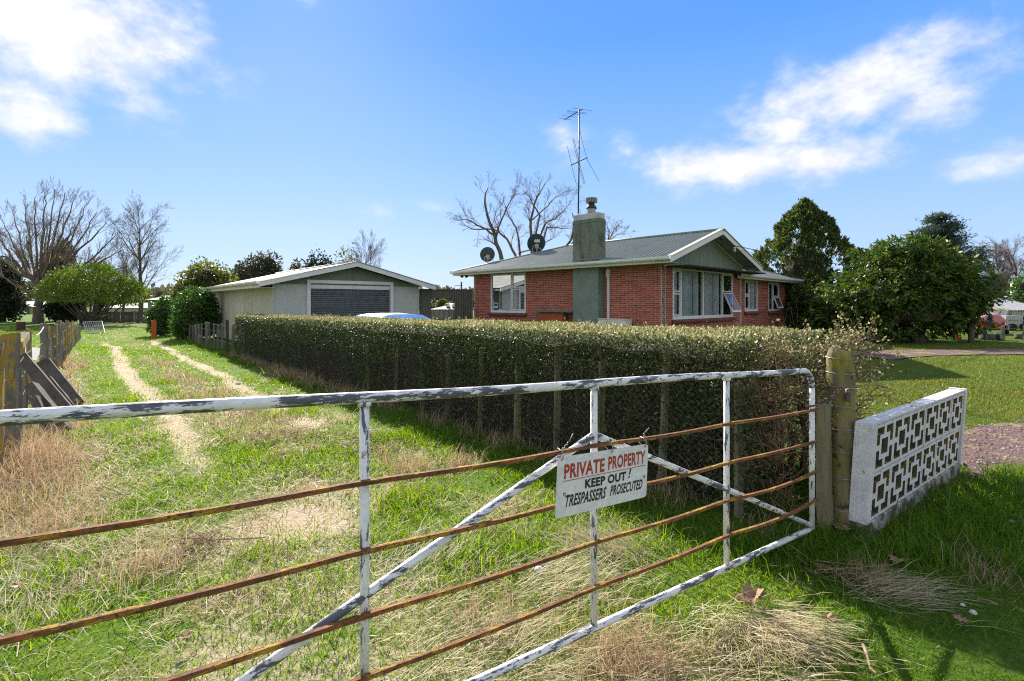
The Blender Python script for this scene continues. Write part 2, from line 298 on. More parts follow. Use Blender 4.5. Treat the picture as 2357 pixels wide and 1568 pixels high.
M = dict(
    gate_rail=mat('peeling_paint_rail', (.66,.66,.68), (.74,.74,.74), 20, rough=.55, stretch=(.3,1,1), c3=(.085,.095,.115), s3=34, t3=(.505,.525), st3=(.2,1,.9), rg3=.76, c4=(.20,.15,.05), s4=14, t4=(.66,.74), bump=.3, bscale=90),
    gate_up=mat('peeling_paint_upright', (.68,.68,.69), (.74,.74,.74), 20, rough=.55, c3=(.10,.115,.15), s3=44, t3=(.545,.565), st3=(1,1,.2), rg3=.74, c4=(.28,.19,.07), s4=13, t4=(.64,.72), bump=.3, bscale=90),
    rust=mat('rusty_steel', (.12,.05,.024), (.25,.095,.03), 30, rough=.85, stretch=(.25,1,1), c3=(.36,.23,.03), s3=26, t3=(.50,.60), rg3=.75, c4=(.06,.045,.03), s4=75, t4=(.52,.62), bump=.6, bscale=160, fine=.3),
    sign=mat('sign_white', (.62,.63,.66), (.70,.70,.71), 12, rough=.45, c3=(.5,.47,.40), s3=24, t3=(.66,.74)),
    red_ink=mat('red_lettering', (.42,.055,.03), (.36,.045,.025), 20, rough=.5, c3=(.60,.55,.5), s3=34, t3=(.60,.64), st3=(.5,1,1)),
    black_ink=mat('black_lettering', (.018,.024,.022), (.03,.035,.033), 20, rough=.5, c3=(.45,.45,.45), s3=40, t3=(.72,.75)),
    net_wire=mat('dull_netting', (.12,.125,.12), None, 20, rough=.6, metal=.3),
    wire=mat('galvanised_wire', (.32,.33,.34), None, 20, rough=.5, metal=.6),
    moss_post=mat('mossy_timber', (.20,.165,.085), (.13,.11,.06), 9, rough=.9, stretch=(1,1,.18), c3=(.20,.19,.025), s3=9, t3=(.46,.62), st3=(1,1,.45), rg3=.72, c4=(.045,.04,.026), s4=11, t4=(.54,.66), bump=.9, bscale=38, fine=.25),
    batten=mat('mossy_batten', (.21,.19,.12), (.15,.135,.08), 12, rough=.9, stretch=(1,1,.12), c3=(.24,.24,.05), s3=8, t3=(.52,.66), bump=.8, bscale=40, fine=.2),
    grey_wood=mat('weathered_grey_wood', (.23,.21,.18), (.13,.12,.105), 14, rough=.9, stretch=(1,1,.1), c3=(.37,.23,.04), s3=5.5, t3=(.49,.58), rg3=.7, st3=(1,1,.35), c4=(.33,.32,.28), s4=20, t4=(.62,.7), bump=.9, bscale=50, fine=.22, isl=.2),
    plank=mat('old_plank', (.06,.053,.045), (.11,.098,.082), 12, rough=.9, stretch=(.3,.3,.3), c3=(.07,.06,.05), s3=12, t3=(.54,.64), bump=.9, bscale=40, fine=.2),
    paling=mat('grey_paling', (.17,.155,.13), (.11,.10,.085), 3, rough=.9, isl=.3, stretch=(1,1,.2)),
    concrete=mat('painted_block', (.68,.69,.70), (.58,.59,.60), 8, rough=.85, c3=(.14,.13,.11), s3=16, t3=(.57,.70), st3=(1,1,.5), rg3=.75, c4=(.36,.34,.18), s4=4, t4=(.58,.72), bump=.8, bscale=110, fine=.12),
    plinth=mat('stained_plinth', (.45,.46,.46), (.30,.30,.29), 8, rough=.9, c3=(.08,.09,.05), s3=6, t3=(.44,.58), bump=.9, bscale=70, fine=.2),
    brick=mat('red_brick', (.36,.078,.042), (.27,.055,.032), 5, rough=.85, isl=.30, bump=.4, bscale=90, c3=(.36,.12,.07), s3=7, t3=(.66,.78), fine=.12),
    mortar=mat('mortar', (.47,.40,.34), (.40,.34,.29), 9, rough=.95, bump=.4, bscale=80),
    sillb=mat('sill_brick', (.20,.075,.055), (.15,.055,.042), 6, rough=.8, isl=.2),
    roof=mat('green_grey_iron', (.175,.20,.18), (.145,.17,.15), 1.6, rough=.6, spec=.25, c3=(.22,.24,.23), s3=2.2, t3=(.60,.8), isl=.0, stretch=(1,1,1), fine=.08),
    roof2=mat('pale_garage_iron', (.42,.41,.37), (.33,.32,.28), 2.5, rough=.6, c3=(.2,.18,.13), s3=5, t3=(.58,.7), spec=.4),
    white=mat('white_paint', (.70,.70,.70), (.62,.62,.61), 4, rough=.5, c3=(.40,.38,.33), s3=9, t3=(.66,.78), fine=.05),
    white_dirty=mat('streaked_white_paint', (.62,.61,.57), (.52,.50,.45), 4, rough=.6, c3=(.22,.19,.12), s3=7, t3=(.56,.70), st3=(1,1,.25)),
    cream=mat('cream_trim', (.62,.57,.45), (.55,.50,.38), 4, rough=.6, c3=(.3,.27,.2), s3=9, t3=(.64,.76)),
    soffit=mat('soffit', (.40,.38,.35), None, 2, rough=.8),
    clad=mat('green_cladding', (.20,.245,.19), (.175,.215,.165), 3, rough=.75, isl=.07, c3=(.12,.15,.11), s3=5, t3=(.62,.75), stretch=(1,1,.3)),
    stucco=mat('green_stucco', (.195,.235,.205), (.16,.195,.168), 4, rough=.95, bump=1.6, bscale=16, fine=.16, c3=(.24,.25,.19), s3=2.4, t3=(.66,.8), st3=(1,1,.35)),
    stucco_up=mat('weathered_stucco', (.16,.185,.145), (.12,.14,.11), 4, rough=.95, bump=1.6, bscale=16, fine=.2, c3=(.055,.06,.045), s3=2.0, t3=(.52,.7), st3=(1,1,.35)),
    galv=mat('galvanised_sheet', (.42,.42,.42), (.33,.33,.33), 6, rough=.5, metal=.35, c3=(.25,.24,.22), s3=4, t3=(.55,.7), st3=(1,1,.3)),
    flue=mat('dull_flue_steel', (.30,.31,.33), (.22,.23,.24), 8, rough=.45, metal=.7),
    black=mat('black_metal', (.025,.025,.027), (.04,.04,.04), 10, rough=.5),
    dish=mat('dish_grey', (.035,.045,.05), (.045,.055,.06), 5, rough=.5),
    alum=mat('aerial_pipe', (.05,.05,.052), (.035,.035,.037), 9, rough=.6),
    pipe=mat('white_pipe', (.66,.64,.60), (.58,.56,.52), 5, rough=.5),
    orange_box=mat('rust_red_box', (.36,.085,.035), (.30,.07,.03), 4, rough=.7),
    shelf=mat('green_shelf', (.13,.16,.14), (.11,.135,.12), 5, rough=.7),
    glass=glassmat('window_glass'), glass_dark=glassmat('dark_glass', (.35,.38,.40), .2),
    curtain=mat('blue_grey_curtain', (.62,.69,.74), None, 3, rough=.9, spec=.1, fine=0),
    net=mat('net_curtain', (.80,.80,.78), None, 3, rough=.9, spec=.1, fine=0),
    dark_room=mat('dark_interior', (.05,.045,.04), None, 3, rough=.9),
    gwall=mat('garage_sheet_side', (.50,.48,.39), (.43,.41,.32), 3, rough=.8, c3=(.30,.27,.17), s3=3.0, t3=(.56,.72), st3=(1,1,.22), isl=.05),
    gfront=mat('garage_sheet_front', (.47,.50,.47), (.43,.46,.43), 5, rough=.85, bump=.5, bscale=50, fine=.1),
    ggable=mat('garage_gable_sheet', (.17,.20,.165), (.15,.175,.145), 3, rough=.8),
    slat=mat('roller_slat', (.135,.15,.165), (.10,.115,.125), 6, rough=.5, spec=.5, c3=(.30,.30,.30), s3=22, t3=(.62,.72), st3=(.4,.4,1), isl=.12),
    brown_iron=mat('brown_fence_iron', (.125,.115,.095), (.105,.095,.08), 3, rough=.6),
    car=mat('silver_car_paint', (.52,.53,.55), (.50,.51,.53), 3, rough=.22, metal=.6, fine=0),
    tyre=mat('tyre_rubber', (.02,.02,.02), None, 8, rough=.9),
    bark=mat('grey_bark', (.13,.105,.08), (.08,.066,.05), 5, rough=.95, bump=.8, bscale=25, stretch=(1,1,.3)),
    twig=mat('bare_twig', (.20,.155,.115), (.14,.11,.085), 2, rough=.9, fine=0),
    bark_orange=mat('warm_bark', (.20,.125,.075), (.12,.08,.055), 2, rough=.9, fine=0),
    hedge_twig=mat('hedge_twig', (.20,.13,.075), (.10,.065,.04), 3, rough=.9, fine=.1),
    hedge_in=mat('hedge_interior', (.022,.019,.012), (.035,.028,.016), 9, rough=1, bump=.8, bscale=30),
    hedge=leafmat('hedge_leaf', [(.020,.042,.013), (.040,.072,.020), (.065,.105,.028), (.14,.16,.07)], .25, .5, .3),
    hedge_lit=leafmat('hedge_lit_leaf', [(.08,.13,.03), (.16,.19,.055), (.29,.27,.14), (.46,.38,.27)], .34, .5, .3),  # pale tips, with the sunlit look of the top put into the colour
    conifer=leafmat('conifer_spray', [(.028,.06,.024), (.06,.10,.028), (.15,.16,.032)], .3, .6, .25),
    cedar=leafmat('cedar_spray', [(.045,.07,.055), (.08,.105,.075)], .2, .6, .2),
    magnolia=leafmat('broad_leaf', [(.018,.05,.010), (.034,.085,.013), (.065,.125,.018), (.16,.155,.016)], .28, .45, .3),
    lime=leafmat('lime_leaf', [(.075,.13,.018), (.125,.19,.025), (.18,.24,.04)], .36, .5, .3),
    olive=leafmat('olive_leaf', [(.05,.075,.016), (.10,.12,.022), (.19,.18,.03)], .35, .4, .5),
    ivy=leafmat('ivy_leaf', [(.025,.075,.015), (.05,.12,.02), (.09,.17,.03)], .35, .4, .5),
    dusky=leafmat('dusky_leaf', [(.05,.06,.035), (.08,.085,.05), (.12,.11,.065)], .25, .6, .2),
    darkgreen=leafmat('dark_evergreen', [(.018,.034,.014), (.035,.055,.02)], .2, .6, .2),
    silver=leafmat('silvery_leaf', [(.17,.20,.12), (.24,.27,.17)], .3, .6, .2),
    palm=leafmat('palm_frond', [(.07,.12,.02), (.13,.17,.03)], .4, .4, .4),
    grass=leafmat('green_blade', [(.06,.14,.006), (.10,.20,.010), (.15,.255,.014), (.23,.285,.03)], .5, .5, .3),
    lawn=leafmat('shaded_lawn_blade', [(.07,.10,.012), (.11,.14,.018), (.16,.17,.03), (.22,.2,.05)], .4, .5, .3),  # olive turf, darkened to stand for shade over the lawn
    lush=leafmat('shaded_lush_blade', [(.045,.11,.008), (.08,.17,.012), (.12,.21,.018)], .45, .5, .25),  # lush green, with the shade by the wall put into its tone
    straw=leafmat('straw_blade', [(.30,.25,.13), (.44,.38,.23), (.56,.50,.35)], .3, .6, .25),
    dry=leafmat('dry_seed_grass', [(.24,.16,.09), (.34,.25,.15), (.44,.35,.23)], .35, .7, .2),
    dead=leafmat('dead_leaf', [(.22,.13,.075), (.33,.21,.13)], .2, .6, .3),
    stick=mat('fallen_stick', (.17,.11,.065), (.27,.2,.13), 20, rough=.9),
    drum=mat('rusted_drum', (.07,.035,.03), (.10,.05,.035), 4, rough=.8, c3=(.03,.03,.04), s3=3),
    orange=mat('orange_board', (.50,.10,.02), (.42,.08,.02), 4, rough=.7),
    boat_red=mat('red_hull', (.46,.02,.012), (.42,.018,.012), 3, rough=.4),
    tarp=mat('faded_red_cover', (.45,.14,.14), (.52,.24,.23), 3, rough=.8, bump=.6, bscale=8),
    navy=mat('navy_cowl', (.02,.03,.055), None, 3, rough=.4),
    teal=mat('teal_plastic', (.05,.19,.22), None, 3, rough=.5),
    yellow=mat('faded_yellow', (.36,.26,.06), (.30,.20,.05), 4, rough=.7),
    dkbrown=mat('dark_stained_board', (.035,.022,.02), (.05,.03,.025), 4, rough=.8),
    poly=mat('fogged_glass_sheet', (.42,.42,.36), (.35,.35,.30), 3, rough=.4),
    ball=mat('red_ball', (.62,.03,.02), None, 3, rough=.4),
    paving=mat('grey_stump', (.11,.095,.085), (.07,.06,.055), 5, rough=.95),
    far_wall=mat('far_wall', (.45,.44,.42), (.40,.39,.37), 2, rough=.8), far_roof=mat('far_roof', (.34,.30,.27), (.28,.25,.23), 2, rough=.7),
    tealdoor=mat('teal_door', (.03,.10,.11), None, 2, rough=.6),
    stone=mat('white_stone', (.55,.54,.52), (.42,.41,.39), 8, rough=.8),
    lock=mat('tarnished_lock', (.10,.055,.05), (.07,.06,.06), 30, rough=.5, metal=.4), chrome=mat('bright_shackle', (.75,.75,.75), None, 3, rough=.15, metal=1., fine=0),
    cable=mat('black_cable', (.015,.015,.015), None, 3, rough=.6), rope=mat('white_rope', (.6,.58,.54), None, 30, rough=.9),
)
# ------------------------------------------------------------------ site frame: along the drive (l) and across it (a)
DL = V3(-.648, .761, 0); DA = V3(.761, .648, 0)
def LA(l, a, z=0.): return DL*l+DA*a+Z*z
def la(x, y): return -.648*x+.761*y, .761*x+.648*y
HEDGE_A = 3.77; HEDGE_L0 = 1.62; HEDGE_L1 = 17.8
def hedge_h(l): return 1.325-.0085*(l-1.3)
def thick(l): return 1.80-.05*(l-1.5)

# gravel drive outline (a ribbon that leaves the road, swings round the lawn and comes back to the house)
GC = np.array([(5.5,2.2),(5.2,4.0),(5.9,5.35),(8.2,6.4),(11.6,8.3),(16,11.0),(20,13.5),(21.5,15.6),(19.3,16.9),(15.5,16.75),(12.4,16.3),(10.3,15.6)])
GW = np.array([1.2,1.05,1.0,.95,.95,1.0,1.1,1.1,.95,.85,.9,1.3])
def ribbon(C, W, n=120):
    t = np.linspace(0, len(C)-1, n); i = np.clip(t.astype(int), 0, len(C)-2); f = (t-i)[:, None]
    def cr(A):
        A = A.reshape(len(A), -1); g = lambda k: A[np.clip(i+k, 0, len(A)-1)]
        p0, p1, p2, p3 = g(-1), g(0), g(1), g(2)
        return .5*(2*p1+(p2-p0)*f+(2*p0-5*p1+4*p2-p3)*f**2+(3*p1-p0-3*p2+p3)*f**3)
    c = cr(C); w = cr(W)[:, 0]; d = np.gradient(c, axis=0); d /= np.linalg.norm(d, axis=1, keepdims=True); nn = np.stack([-d[:, 1], d[:, 0]], 1)
    return c, w, nn
_rc, _rw, _rn = ribbon(GC, GW)
def gravel_d(x, y):
    """signed distance to the gravel edge (negative inside)"""
    P2 = np.stack([np.ravel(x), np.ravel(y)], 1); best = np.full(len(P2), 1e9)
    for k in range(0, len(_rc)):
        best = np.minimum(best, np.hypot(P2[:, 0]-_rc[k, 0], P2[:, 1]-_rc[k, 1])-_rw[k])
    return best.reshape(np.shape(x))
def bare(x, y):
    l, a = la(x, y); w = .16*(fbm(x*.9, y*.9, 3)-.5)*2
    t1 = 1-sm(.03, .33, np.abs(a-.95+.12*np.sin(l*.5)+w)); t2 = 1-sm(.03, .28, np.abs(a-2.46-.05*np.sin(l*.6)+w))
    fade = .35+.65*sm(4.5, 8, l); far = 1-sm(24, 30, l)
    pat = sm(.54, .72, fbm(x*.8+4, y*.8, 21))*.5*(1-sm(7.5, 10, l))*(1-sm(2.9, 3.5, a))*sm(-.2, .5, a)
    e1 = np.exp(-(((x+1.62)/.55)**2+((y-3.75)/.5)**2))*.9+np.exp(-(((x+1.15)/.5)**2+((y-5.6)/.8)**2))*.55+np.exp(-(((x+2.6)/.6)**2+((y-6.6)/.7)**2))*.6
    gate = (l > -.4)
    return np.clip(np.maximum(np.maximum(np.maximum(t1, t2)*fade*far, pat), e1)*gate*(.55+.6*fbm(x*3, y*3, 8)), 0, 1)
def dryness(x, y):
    l, a = la(x, y); d = fbm(x*.55, y*.55, 5)
    med = np.exp(-((a-1.7)/.38)**2)*sm(4, 7, l)*.45*sm(.35, .6, fbm(x*1.3, y*1.3, 31)); verge = np.exp(-((a+.12)/.36)**2)*.42*sm(3, 5, l)*(1-sm(21, 25, l))
    near = .20*(1-sm(2.2, 3.6, a))*(1-sm(8, 13, l))+.14*sm(.5, .62, fbm(x*1.1, y*1.1, 77))*(1-sm(9, 14, l))
    r = x-(1.15+.42*(y-2.2)); lush = sm(-.15, .75, r)*(1-sm(6, 8, y))                # short green verge by the block wall; its darker tone includes shade
    lush = np.maximum(lush, sm(2.9, 3.4, a)*(l > 1.0)*.9)
    return np.clip(.10*d+med+verge+near*sm(.38, .62, fbm(x*1.7, y*1.7, 19))*1.5-.42*lush+.30*sm(.55, .72, fbm(x*2.2, y*2.2, 41))-.03, 0, 1), lush

def build_ground():
    xs = np.concatenate([-np.geomspace(900, 26, 14), np.arange(-25, 12.01, .16), np.geomspace(12.6, 900, 16)])
    ys = np.concatenate([-np.geomspace(300, 1.2, 8), np.arange(-.5, 34.01, .16), np.geomspace(35, 1500, 16)])
    X, Y = np.meshgrid(xs, ys); nx, ny = len(xs), len(ys)
    b = bare(X, Y); d, lu = dryness(X, Y)
    near = (1-sm(20, 40, np.abs(Y)))*(1-sm(15, 30, np.abs(X)))
    Zz = ((fbm(X*1.3, Y*1.3, 9)-.5)*.07-b*.03)*near-.02
    Vv = np.stack([X, Y, Zz], -1).reshape(-1, 3)
    i = np.arange((ny-1)*nx).reshape(ny-1, nx)[:, :-1].ravel(); Fs = np.stack([i, i+1, i+nx+1, i+nx], 1)
    me = fast_mesh('ground', Vv, Fs)
    at = me.color_attributes.new('cover', 'FLOAT_COLOR', 'POINT')
    at.data.foreach_set('color', np.stack([b, d, lu, np.ones_like(b)], -1).astype(np.float32).ravel())
    m, nt, N, L = _nt('ground_cover'); out = N.new('ShaderNodeOutputMaterial'); p = N.new('ShaderNodeBsdfPrincipled'); L.new(p.outputs[0], out.inputs[0])
    tc = N.new('ShaderNodeTexCoord'); v = tc.outputs['Object']; ca = N.new('ShaderNodeVertexColor'); ca.layer_name = 'cover'; sp = N.new('ShaderNodeSeparateColor'); L.new(ca.outputs[0], sp.inputs[0])
    n1 = _noise(N, L, v, 26, 6, .7); n2 = _noise(N, L, v, 2.2, 5); n3 = _noise(N, L, v, 95, 3, .7)
    green = _mixc(N, L, _mr(N, L, n1, .3, .7), (.04,.095,.007), (.115,.19,.016)); green = _mixc(N, L, _mr(N, L, n2, .42, .66), green, (.13,.18,.022))
    lushc = _mixc(N, L, _mr(N, L, n1, .3, .7), (.04,.085,.008), (.075,.125,.012))  # darker green below the lush blades, shade included
    g = _mixc(N, L, sp.outputs[2], green, lushc)
    st = _mixc(N, L, _mr(N, L, n3, .35, .65), (.20,.145,.07), (.36,.28,.15))
    ad = N.new('ShaderNodeMath'); ad.operation = 'MULTIPLY_ADD'; L.new(n1, ad.inputs[0]); ad.inputs[1].default_value = .9; ad.inputs[2].default_value = -.45
    def plus(a): q = N.new('ShaderNodeMath'); q.operation = 'ADD'; L.new(a, q.inputs[0]); L.new(ad.outputs[0], q.inputs[1]); return q.outputs[0]
    col = _mixc(N, L, _mr(N, L, plus(sp.outputs[1]), .22, .75), g, st)
    soil = _mixc(N, L, _mr(N, L, n3, .3, .7), (.36,.28,.18), (.50,.41,.29)); soil = _mixc(N, L, _mr(N, L, n2, .55, .7), soil, (.27,.20,.12))
    col = _mixc(N, L, _mr(N, L, plus(sp.outputs[0]), .22, .6), col, soil)
    L.new(col, p.inputs['Base Color']); p.inputs['Roughness'].default_value = .95; p.inputs['Specular IOR Level'].default_value = .1
    bn = N.new('ShaderNodeBump'); bn.inputs['Strength'].default_value = .9; bn.inputs['Distance'].default_value = .03; L.new(n1, bn.inputs['Height']); L.new(bn.outputs[0], p.inputs['Normal'])
    tag(link(me, 'ground', m, None, True), None, None, None, 'structure')
build_ground()

def build_gravel():
    L_, R_ = _rc+_rn*_rw[:, None], _rc-_rn*_rw[:, None]; n = len(_rc); V = []; Fs = []; K = 7
    for i in range(n):
        for k in range(K):
            f = k/(K-1); j = .16*(vn(i*.7, k*5., 4)-.5) if k in (0, K-1) else 0
            q = L_[i]*(1-f)+R_[i]*f+_rn[i]*j; V.append((q[0], q[1], .012+.012*math.sin(f*math.pi)))
    Fs = [(i*K+k, i*K+k+1, (i+1)*K+k+1, (i+1)*K+k) for i in range(n-1) for k in range(K-1)]
    m = mat('purple_gravel', (.085,.05,.05), (.16,.10,.095), 55, (.35,.65), .9, bump=1.5, bscale=70, c3=(.22,.20,.06), s3=1.7, t3=(.50,.64), c4=(.30,.24,.22), s4=110, t4=(.60,.68), fine=.35)
    o = tag(link(fast_mesh('gravel_driveway', V, Fs), 'gravel_driveway', m, None, True), None, None, None, 'structure')
    # loose stones lying on it
    k = rng.integers(0, 45, 5200); f = rng.uniform(-1, 1, 5200); c = _rc[k]+_rn[k]*(_rw[k]*f*1.05)[:, None]+rng.normal(0, .08, (5200, 2)); s = rng.uniform(.008, .022, 5200)
    base = np.array([(1,0,0),(-.5,.87,0),(-.5,-.87,0),(0,0,.9)]); V = []; 
    A = base[None]*s[:, None, None]*rng.uniform(.6, 1.3, (5200, 4, 1)); A[:, :, 0] += c[:, :1]; A[:, :, 1] += c[:, 1:]; A[:, :, 2] += .02
    T = (np.arange(5200)*4)[:, None, None]+np.array([(0,1,3),(1,2,3),(2,0,3)])
    g = mat('gravel_stones', (.13,.08,.078), (.24,.17,.16), 3, rough=.85, isl=.4)
    tag(link(fast_mesh('gravel', A.reshape(-1, 3), T.reshape(-1, 3)), 'gravel', g), None, None, None, 'stuff')
    # neighbour's sealed lane beyond the left fence
    mb = MB(); mb.add([(-13.2,14.2,.012),(-60,33,.012),(-60,45,.012),(-16.4,17.9,.012)], [(0,3,2,1)])
    tag(mb.part('gravel_lane', mat('grey_lane', (.20,.19,.20), (.27,.255,.26), 4, rough=.95, bump=.6, bscale=30, fine=.2)), None, None, None, 'structure')
build_gravel()

# ------------------------------------------------------------------ grass
def blades(name, x, y, h, w, tilt, mat_, z0=-.02, curl=.5, az=None):
    N = len(x); az = rng.uniform(0, 2*np.pi, N) if az is None else az; yaw = rng.uniform(0, np.pi, N)
    t = np.clip(tilt, 0, 1.45); dx, dy = np.cos(az), np.sin(az)
    def pt(f, tt):
        return np.stack([x+dx*np.sin(tt)*h*f, y+dy*np.sin(tt)*h*f, z0+np.cos(tt)*h*f], 1)
    b = np.stack([x, y, np.full(N, z0) if np.isscalar(z0) else z0], 1); m_ = pt(.55, t); tip = m_+(pt(1, np.clip(t+curl*rng.uniform(.3, 1.3, N), 0, 1.75))-pt(0, t))*.45
    tip[:, 2] = np.maximum(tip[:, 2], b[:, 2]+.004)
    s = np.stack([np.cos(yaw), np.sin(yaw), np.zeros(N)], 1)*(w/2)[:, None]
    V = np.stack([b-s, b+s, m_+s*.75, m_-s*.75, tip], 1).reshape(-1, 3)
    T = (np.arange(N)*5)[:, None, None]+np.array([(0,1,2),(0,2,3),(3,2,4)])
    return tag(link(fast_mesh(name, V, T.reshape(-1, 3)), name, mat_), None, None, None, 'stuff')
def wedge(y0, y1, dens, side=1.0):
    n = int((y1*y1-y0*y0)*1.06*dens+(y1-y0)*2*side*dens); y = np.sqrt(rng.uniform(y0*y0, y1*y1, n)); x = rng.uniform(-1, 1, n)*(1.06*y+side); return x, y
HOUSE_BLOCK = [(-8.4,17.3),(-3.6,21.3),(-1.6,22.3),(4.7,15.7),(13.6,24.5),(5,33),(-15,27)]
def in_poly(x, y, poly):
    r = np.zeros(len(x), bool); n = len(poly)
    for i in range(n):
        (x1, y1), (x2, y2) = poly[i], poly[(i+1) % n]; c = (y1 > y) != (y2 > y)
        r ^= c & (x < (x2-x1)*(y-y1)/(y2-y1+1e-12)+x1)
    return r
LANE = [(-13.2,14.2),(-60,33),(-60,45),(-16.4,17.9)]
def build_grass():
    xs, ys = zip(*[wedge(*q) for q in ((1.5,3.6,5200),(3.6,6.5,3300),(6.5,11,1300),(11,19,420),(19,34,95))])
    x, y = np.concatenate(xs), np.concatenate(ys)
    l, a = la(x, y); keep = ~((a > HEDGE_A+.1) & (a < HEDGE_A+1.0) & (l > HEDGE_L0+.2) & (l < HEDGE_L1)) & ~in_poly(x, y, HOUSE_BLOCK) & ~in_poly(x, y, LANE)
    keep &= ~((a > HEDGE_A+.8) & (l > 2.2) & (x < 4.5))                       # hidden behind the hedge
    x, y, l, a = x[keep], y[keep], l[keep], a[keep]
    gd = gravel_d(x, y); k2 = gd > rng.uniform(-.25, .12, len(x)); x, y, l, a = x[k2], y[k2], l[k2], a[k2]
    b = bare(x, y); d, lu = dryness(x, y); u = rng.uniform(0, 1, len(x))
    k3 = u > b*1.05; x, y, l, a, d, lu = x[k3], y[k3], l[k3], a[k3], d[k3], lu[k3]
    u = rng.uniform(0, 1, len(x)); v = rng.uniform(0, 1, len(x)); W = np.clip(.0026+.0011*y, .005, .03); R = lambda n: np.exp(rng.normal(0, .35, n))
    tuft = .6+1.1*sm(.5, .7, fbm(x*2.6, y*2.6, 60))
    lawn = (x > 3.2) & (a > HEDGE_A-.2) & (y > 4.4)
    st = (u < d*.68) & ~lawn
    i = np.where(st)[0]; n = len(i)
    blades('straw', x[i], y[i], (.085+.07*v[i])*R(n), W[i]*.8, rng.uniform(.75, 1.42, n), M['straw'])
    i = np.where(~st & (lu < .5) & ~lawn)[0]; n = len(i)
    blades('grass', x[i], y[i], .046*tuft[i]*R(n), W[i], rng.uniform(.2, 1.15, n), M['grass'])
    i = np.where(~st & (lu >= .5) & ~lawn)[0]; n = len(i)
    blades('lush_grass', x[i], y[i], (.055*tuft[i])*R(n), W[i], rng.uniform(.1, 1.0, n), M['lush'])
    i = np.where(lawn)[0]; n = len(i)
    blades('lawn_grass', x[i], y[i], .032*R(n), W[i], rng.uniform(.2, 1.1, n), M['lawn'])
    # long seed grass: fence verge, hedge foot, centre strip and scattered tussocks
    bx, by, bh = [], [], []
    def scatter(n, lf, af, h):
        ll = lf(n); aa = af(n); p = DL[None]*ll[:, None]+DA[None]*aa[:, None]; bx.append(p[:, 0]); by.append(p[:, 1]); bh.append(h*R(n))
    def clumps(nc, per, lr, ar, rad, h):
        cl, ca = rng.uniform(*lr, nc), rng.uniform(*ar, nc); q = np.repeat(np.arange(nc), per)
        scatter(nc*per, lambda n: cl[q]+rng.normal(0, rad, n), lambda n: ca[q]+rng.normal(0, rad, n), h)
    clumps(80, 45, (5.6, 19), (-.5, .05), .12, .13); clumps(24, 70, (6.2, 9.6), (-.7, .0), .14, .20)
    clumps(60, 55, (1.6, 17.5), (HEDGE_A-.10, HEDGE_A+.04), .11, .14); clumps(13, 90, (8.0, 12.5), (HEDGE_A-.2, HEDGE_A-.0), .16, .2)
    clumps(42, 60, (6.2, 17), (1.35, 2.0), .12, .12); clumps(22, 60, (2.5, 8), (-.3, 2.8), .10, .13)
    for (gx, gy), n, h, r in (((-.15, 2.62), 300, .15, .16), ((.28, 2.46), 300, .15, .2), ((.62, 2.3), 420, .17, .10), ((.45, 2.26), 300, .17, .09), ((-1.0, 4.9), 260, .15, .12), ((-.5, 5.1), 260, .15, .1), ((-2.2, 3.1), 260, .17, .15), ((-3.3, 3.6), 360, .2, .2), ((-3.9, 3.9), 500, .24, .2), ((-4.4, 4.6), 500, .3, .22), ((-4.8,5.0), 600, .34, .2), ((2.05, 2.95), 160, .15, .08), ((2.75,3.0), 140, .2, .1)):
        bx.append(gx+rng.normal(0, r, n)); by.append(gy+rng.normal(0, r, n)); bh.append(h*R(n))
    X, Y, H = np.concatenate(bx), np.concatenate(by), np.concatenate(bh); n = len(X)
    blades('dry_grass', X, Y, H, np.clip(.0012+.0008*Y, .003, .016), np.abs(rng.normal(.3, .6, n)), M['dry'], curl=.9)
    # raked piles of cut straw
    bx, by, az = [], [], []
    for (gx, gy), n, r, a0 in (((.66, 3.35), 900, .17, 2.6), ((1.30, 2.50), 900, .13, -.9), ((1.12, 2.46), 800, .12, -1.9), ((1.02, 1.98), 700, .18, -.4), ((.30, 2.95), 400, .2, .2), ((2.12, 2.86), 420, .13, -.6), ((-.55, 3.3), 300, .2, 1.), ((-2.7, 2.6), 450, .4, 2.2), ((-.2, 2.4), 450, .3, .3), ((.5, 2.2), 600, .3, -.2)):
        bx.append(gx+rng.normal(0, r, n)); by.append(gy+rng.normal(0, r*.8, n)); az.append(rng.normal(a0, .38, n))
    X, Y = np.concatenate(bx), np.concatenate(by); n = len(X)
    blades('cut_straw', X, Y, rng.uniform(.10, .24, n), np.full(n, .0042), rng.uniform(1.05, 1.45, n), M['straw'], z0=rng.uniform(-.02, .035, n), curl=.25, az=np.concatenate(az))
    # longer green grass at the foot of the block wall and posts
    n = 5200; t = rng.uniform(0, 1, n)**.8; px = 2.35+t*2.4+rng.normal(0, .1, n); py = 3.22+t*1.72-np.abs(rng.normal(0, .24, n)); k = rng.uniform(0, 1, n) > .25
    px, py = px[k], py[k]; n = len(px)
    blades('verge_grass', px, py, .14*R(n), np.full(n, .0065), np.abs(rng.normal(.35, .35, n)), M['lush'], curl=.8)
    n = 1500; px = rng.normal(-.05, .55, n)+1.9; py = 3.25+rng.normal(0, .16, n)
    blades('gate_foot_grass', px, py, .10*R(n), np.full(n, .006), np.abs(rng.normal(.4, .35, n)), M['lush'], curl=.8)
    n = 2600; bxy = [(-2.1,5.0),(-1.2,6.2),(-.9,4.2),(.45,4.0),(-3.2,7.5),(.85,3.4),(-.2,3.3)]; q = rng.integers(0, len(bxy), n); B = np.array(bxy)[q]
    blades('green_tussock', B[:, 0]+rng.normal(0, .17, n), B[:, 1]+rng.normal(0, .17, n), .11*R(n), np.full(n, .007), np.abs(rng.normal(.5, .35, n)), M['grass'], curl=.8)
build_grass()

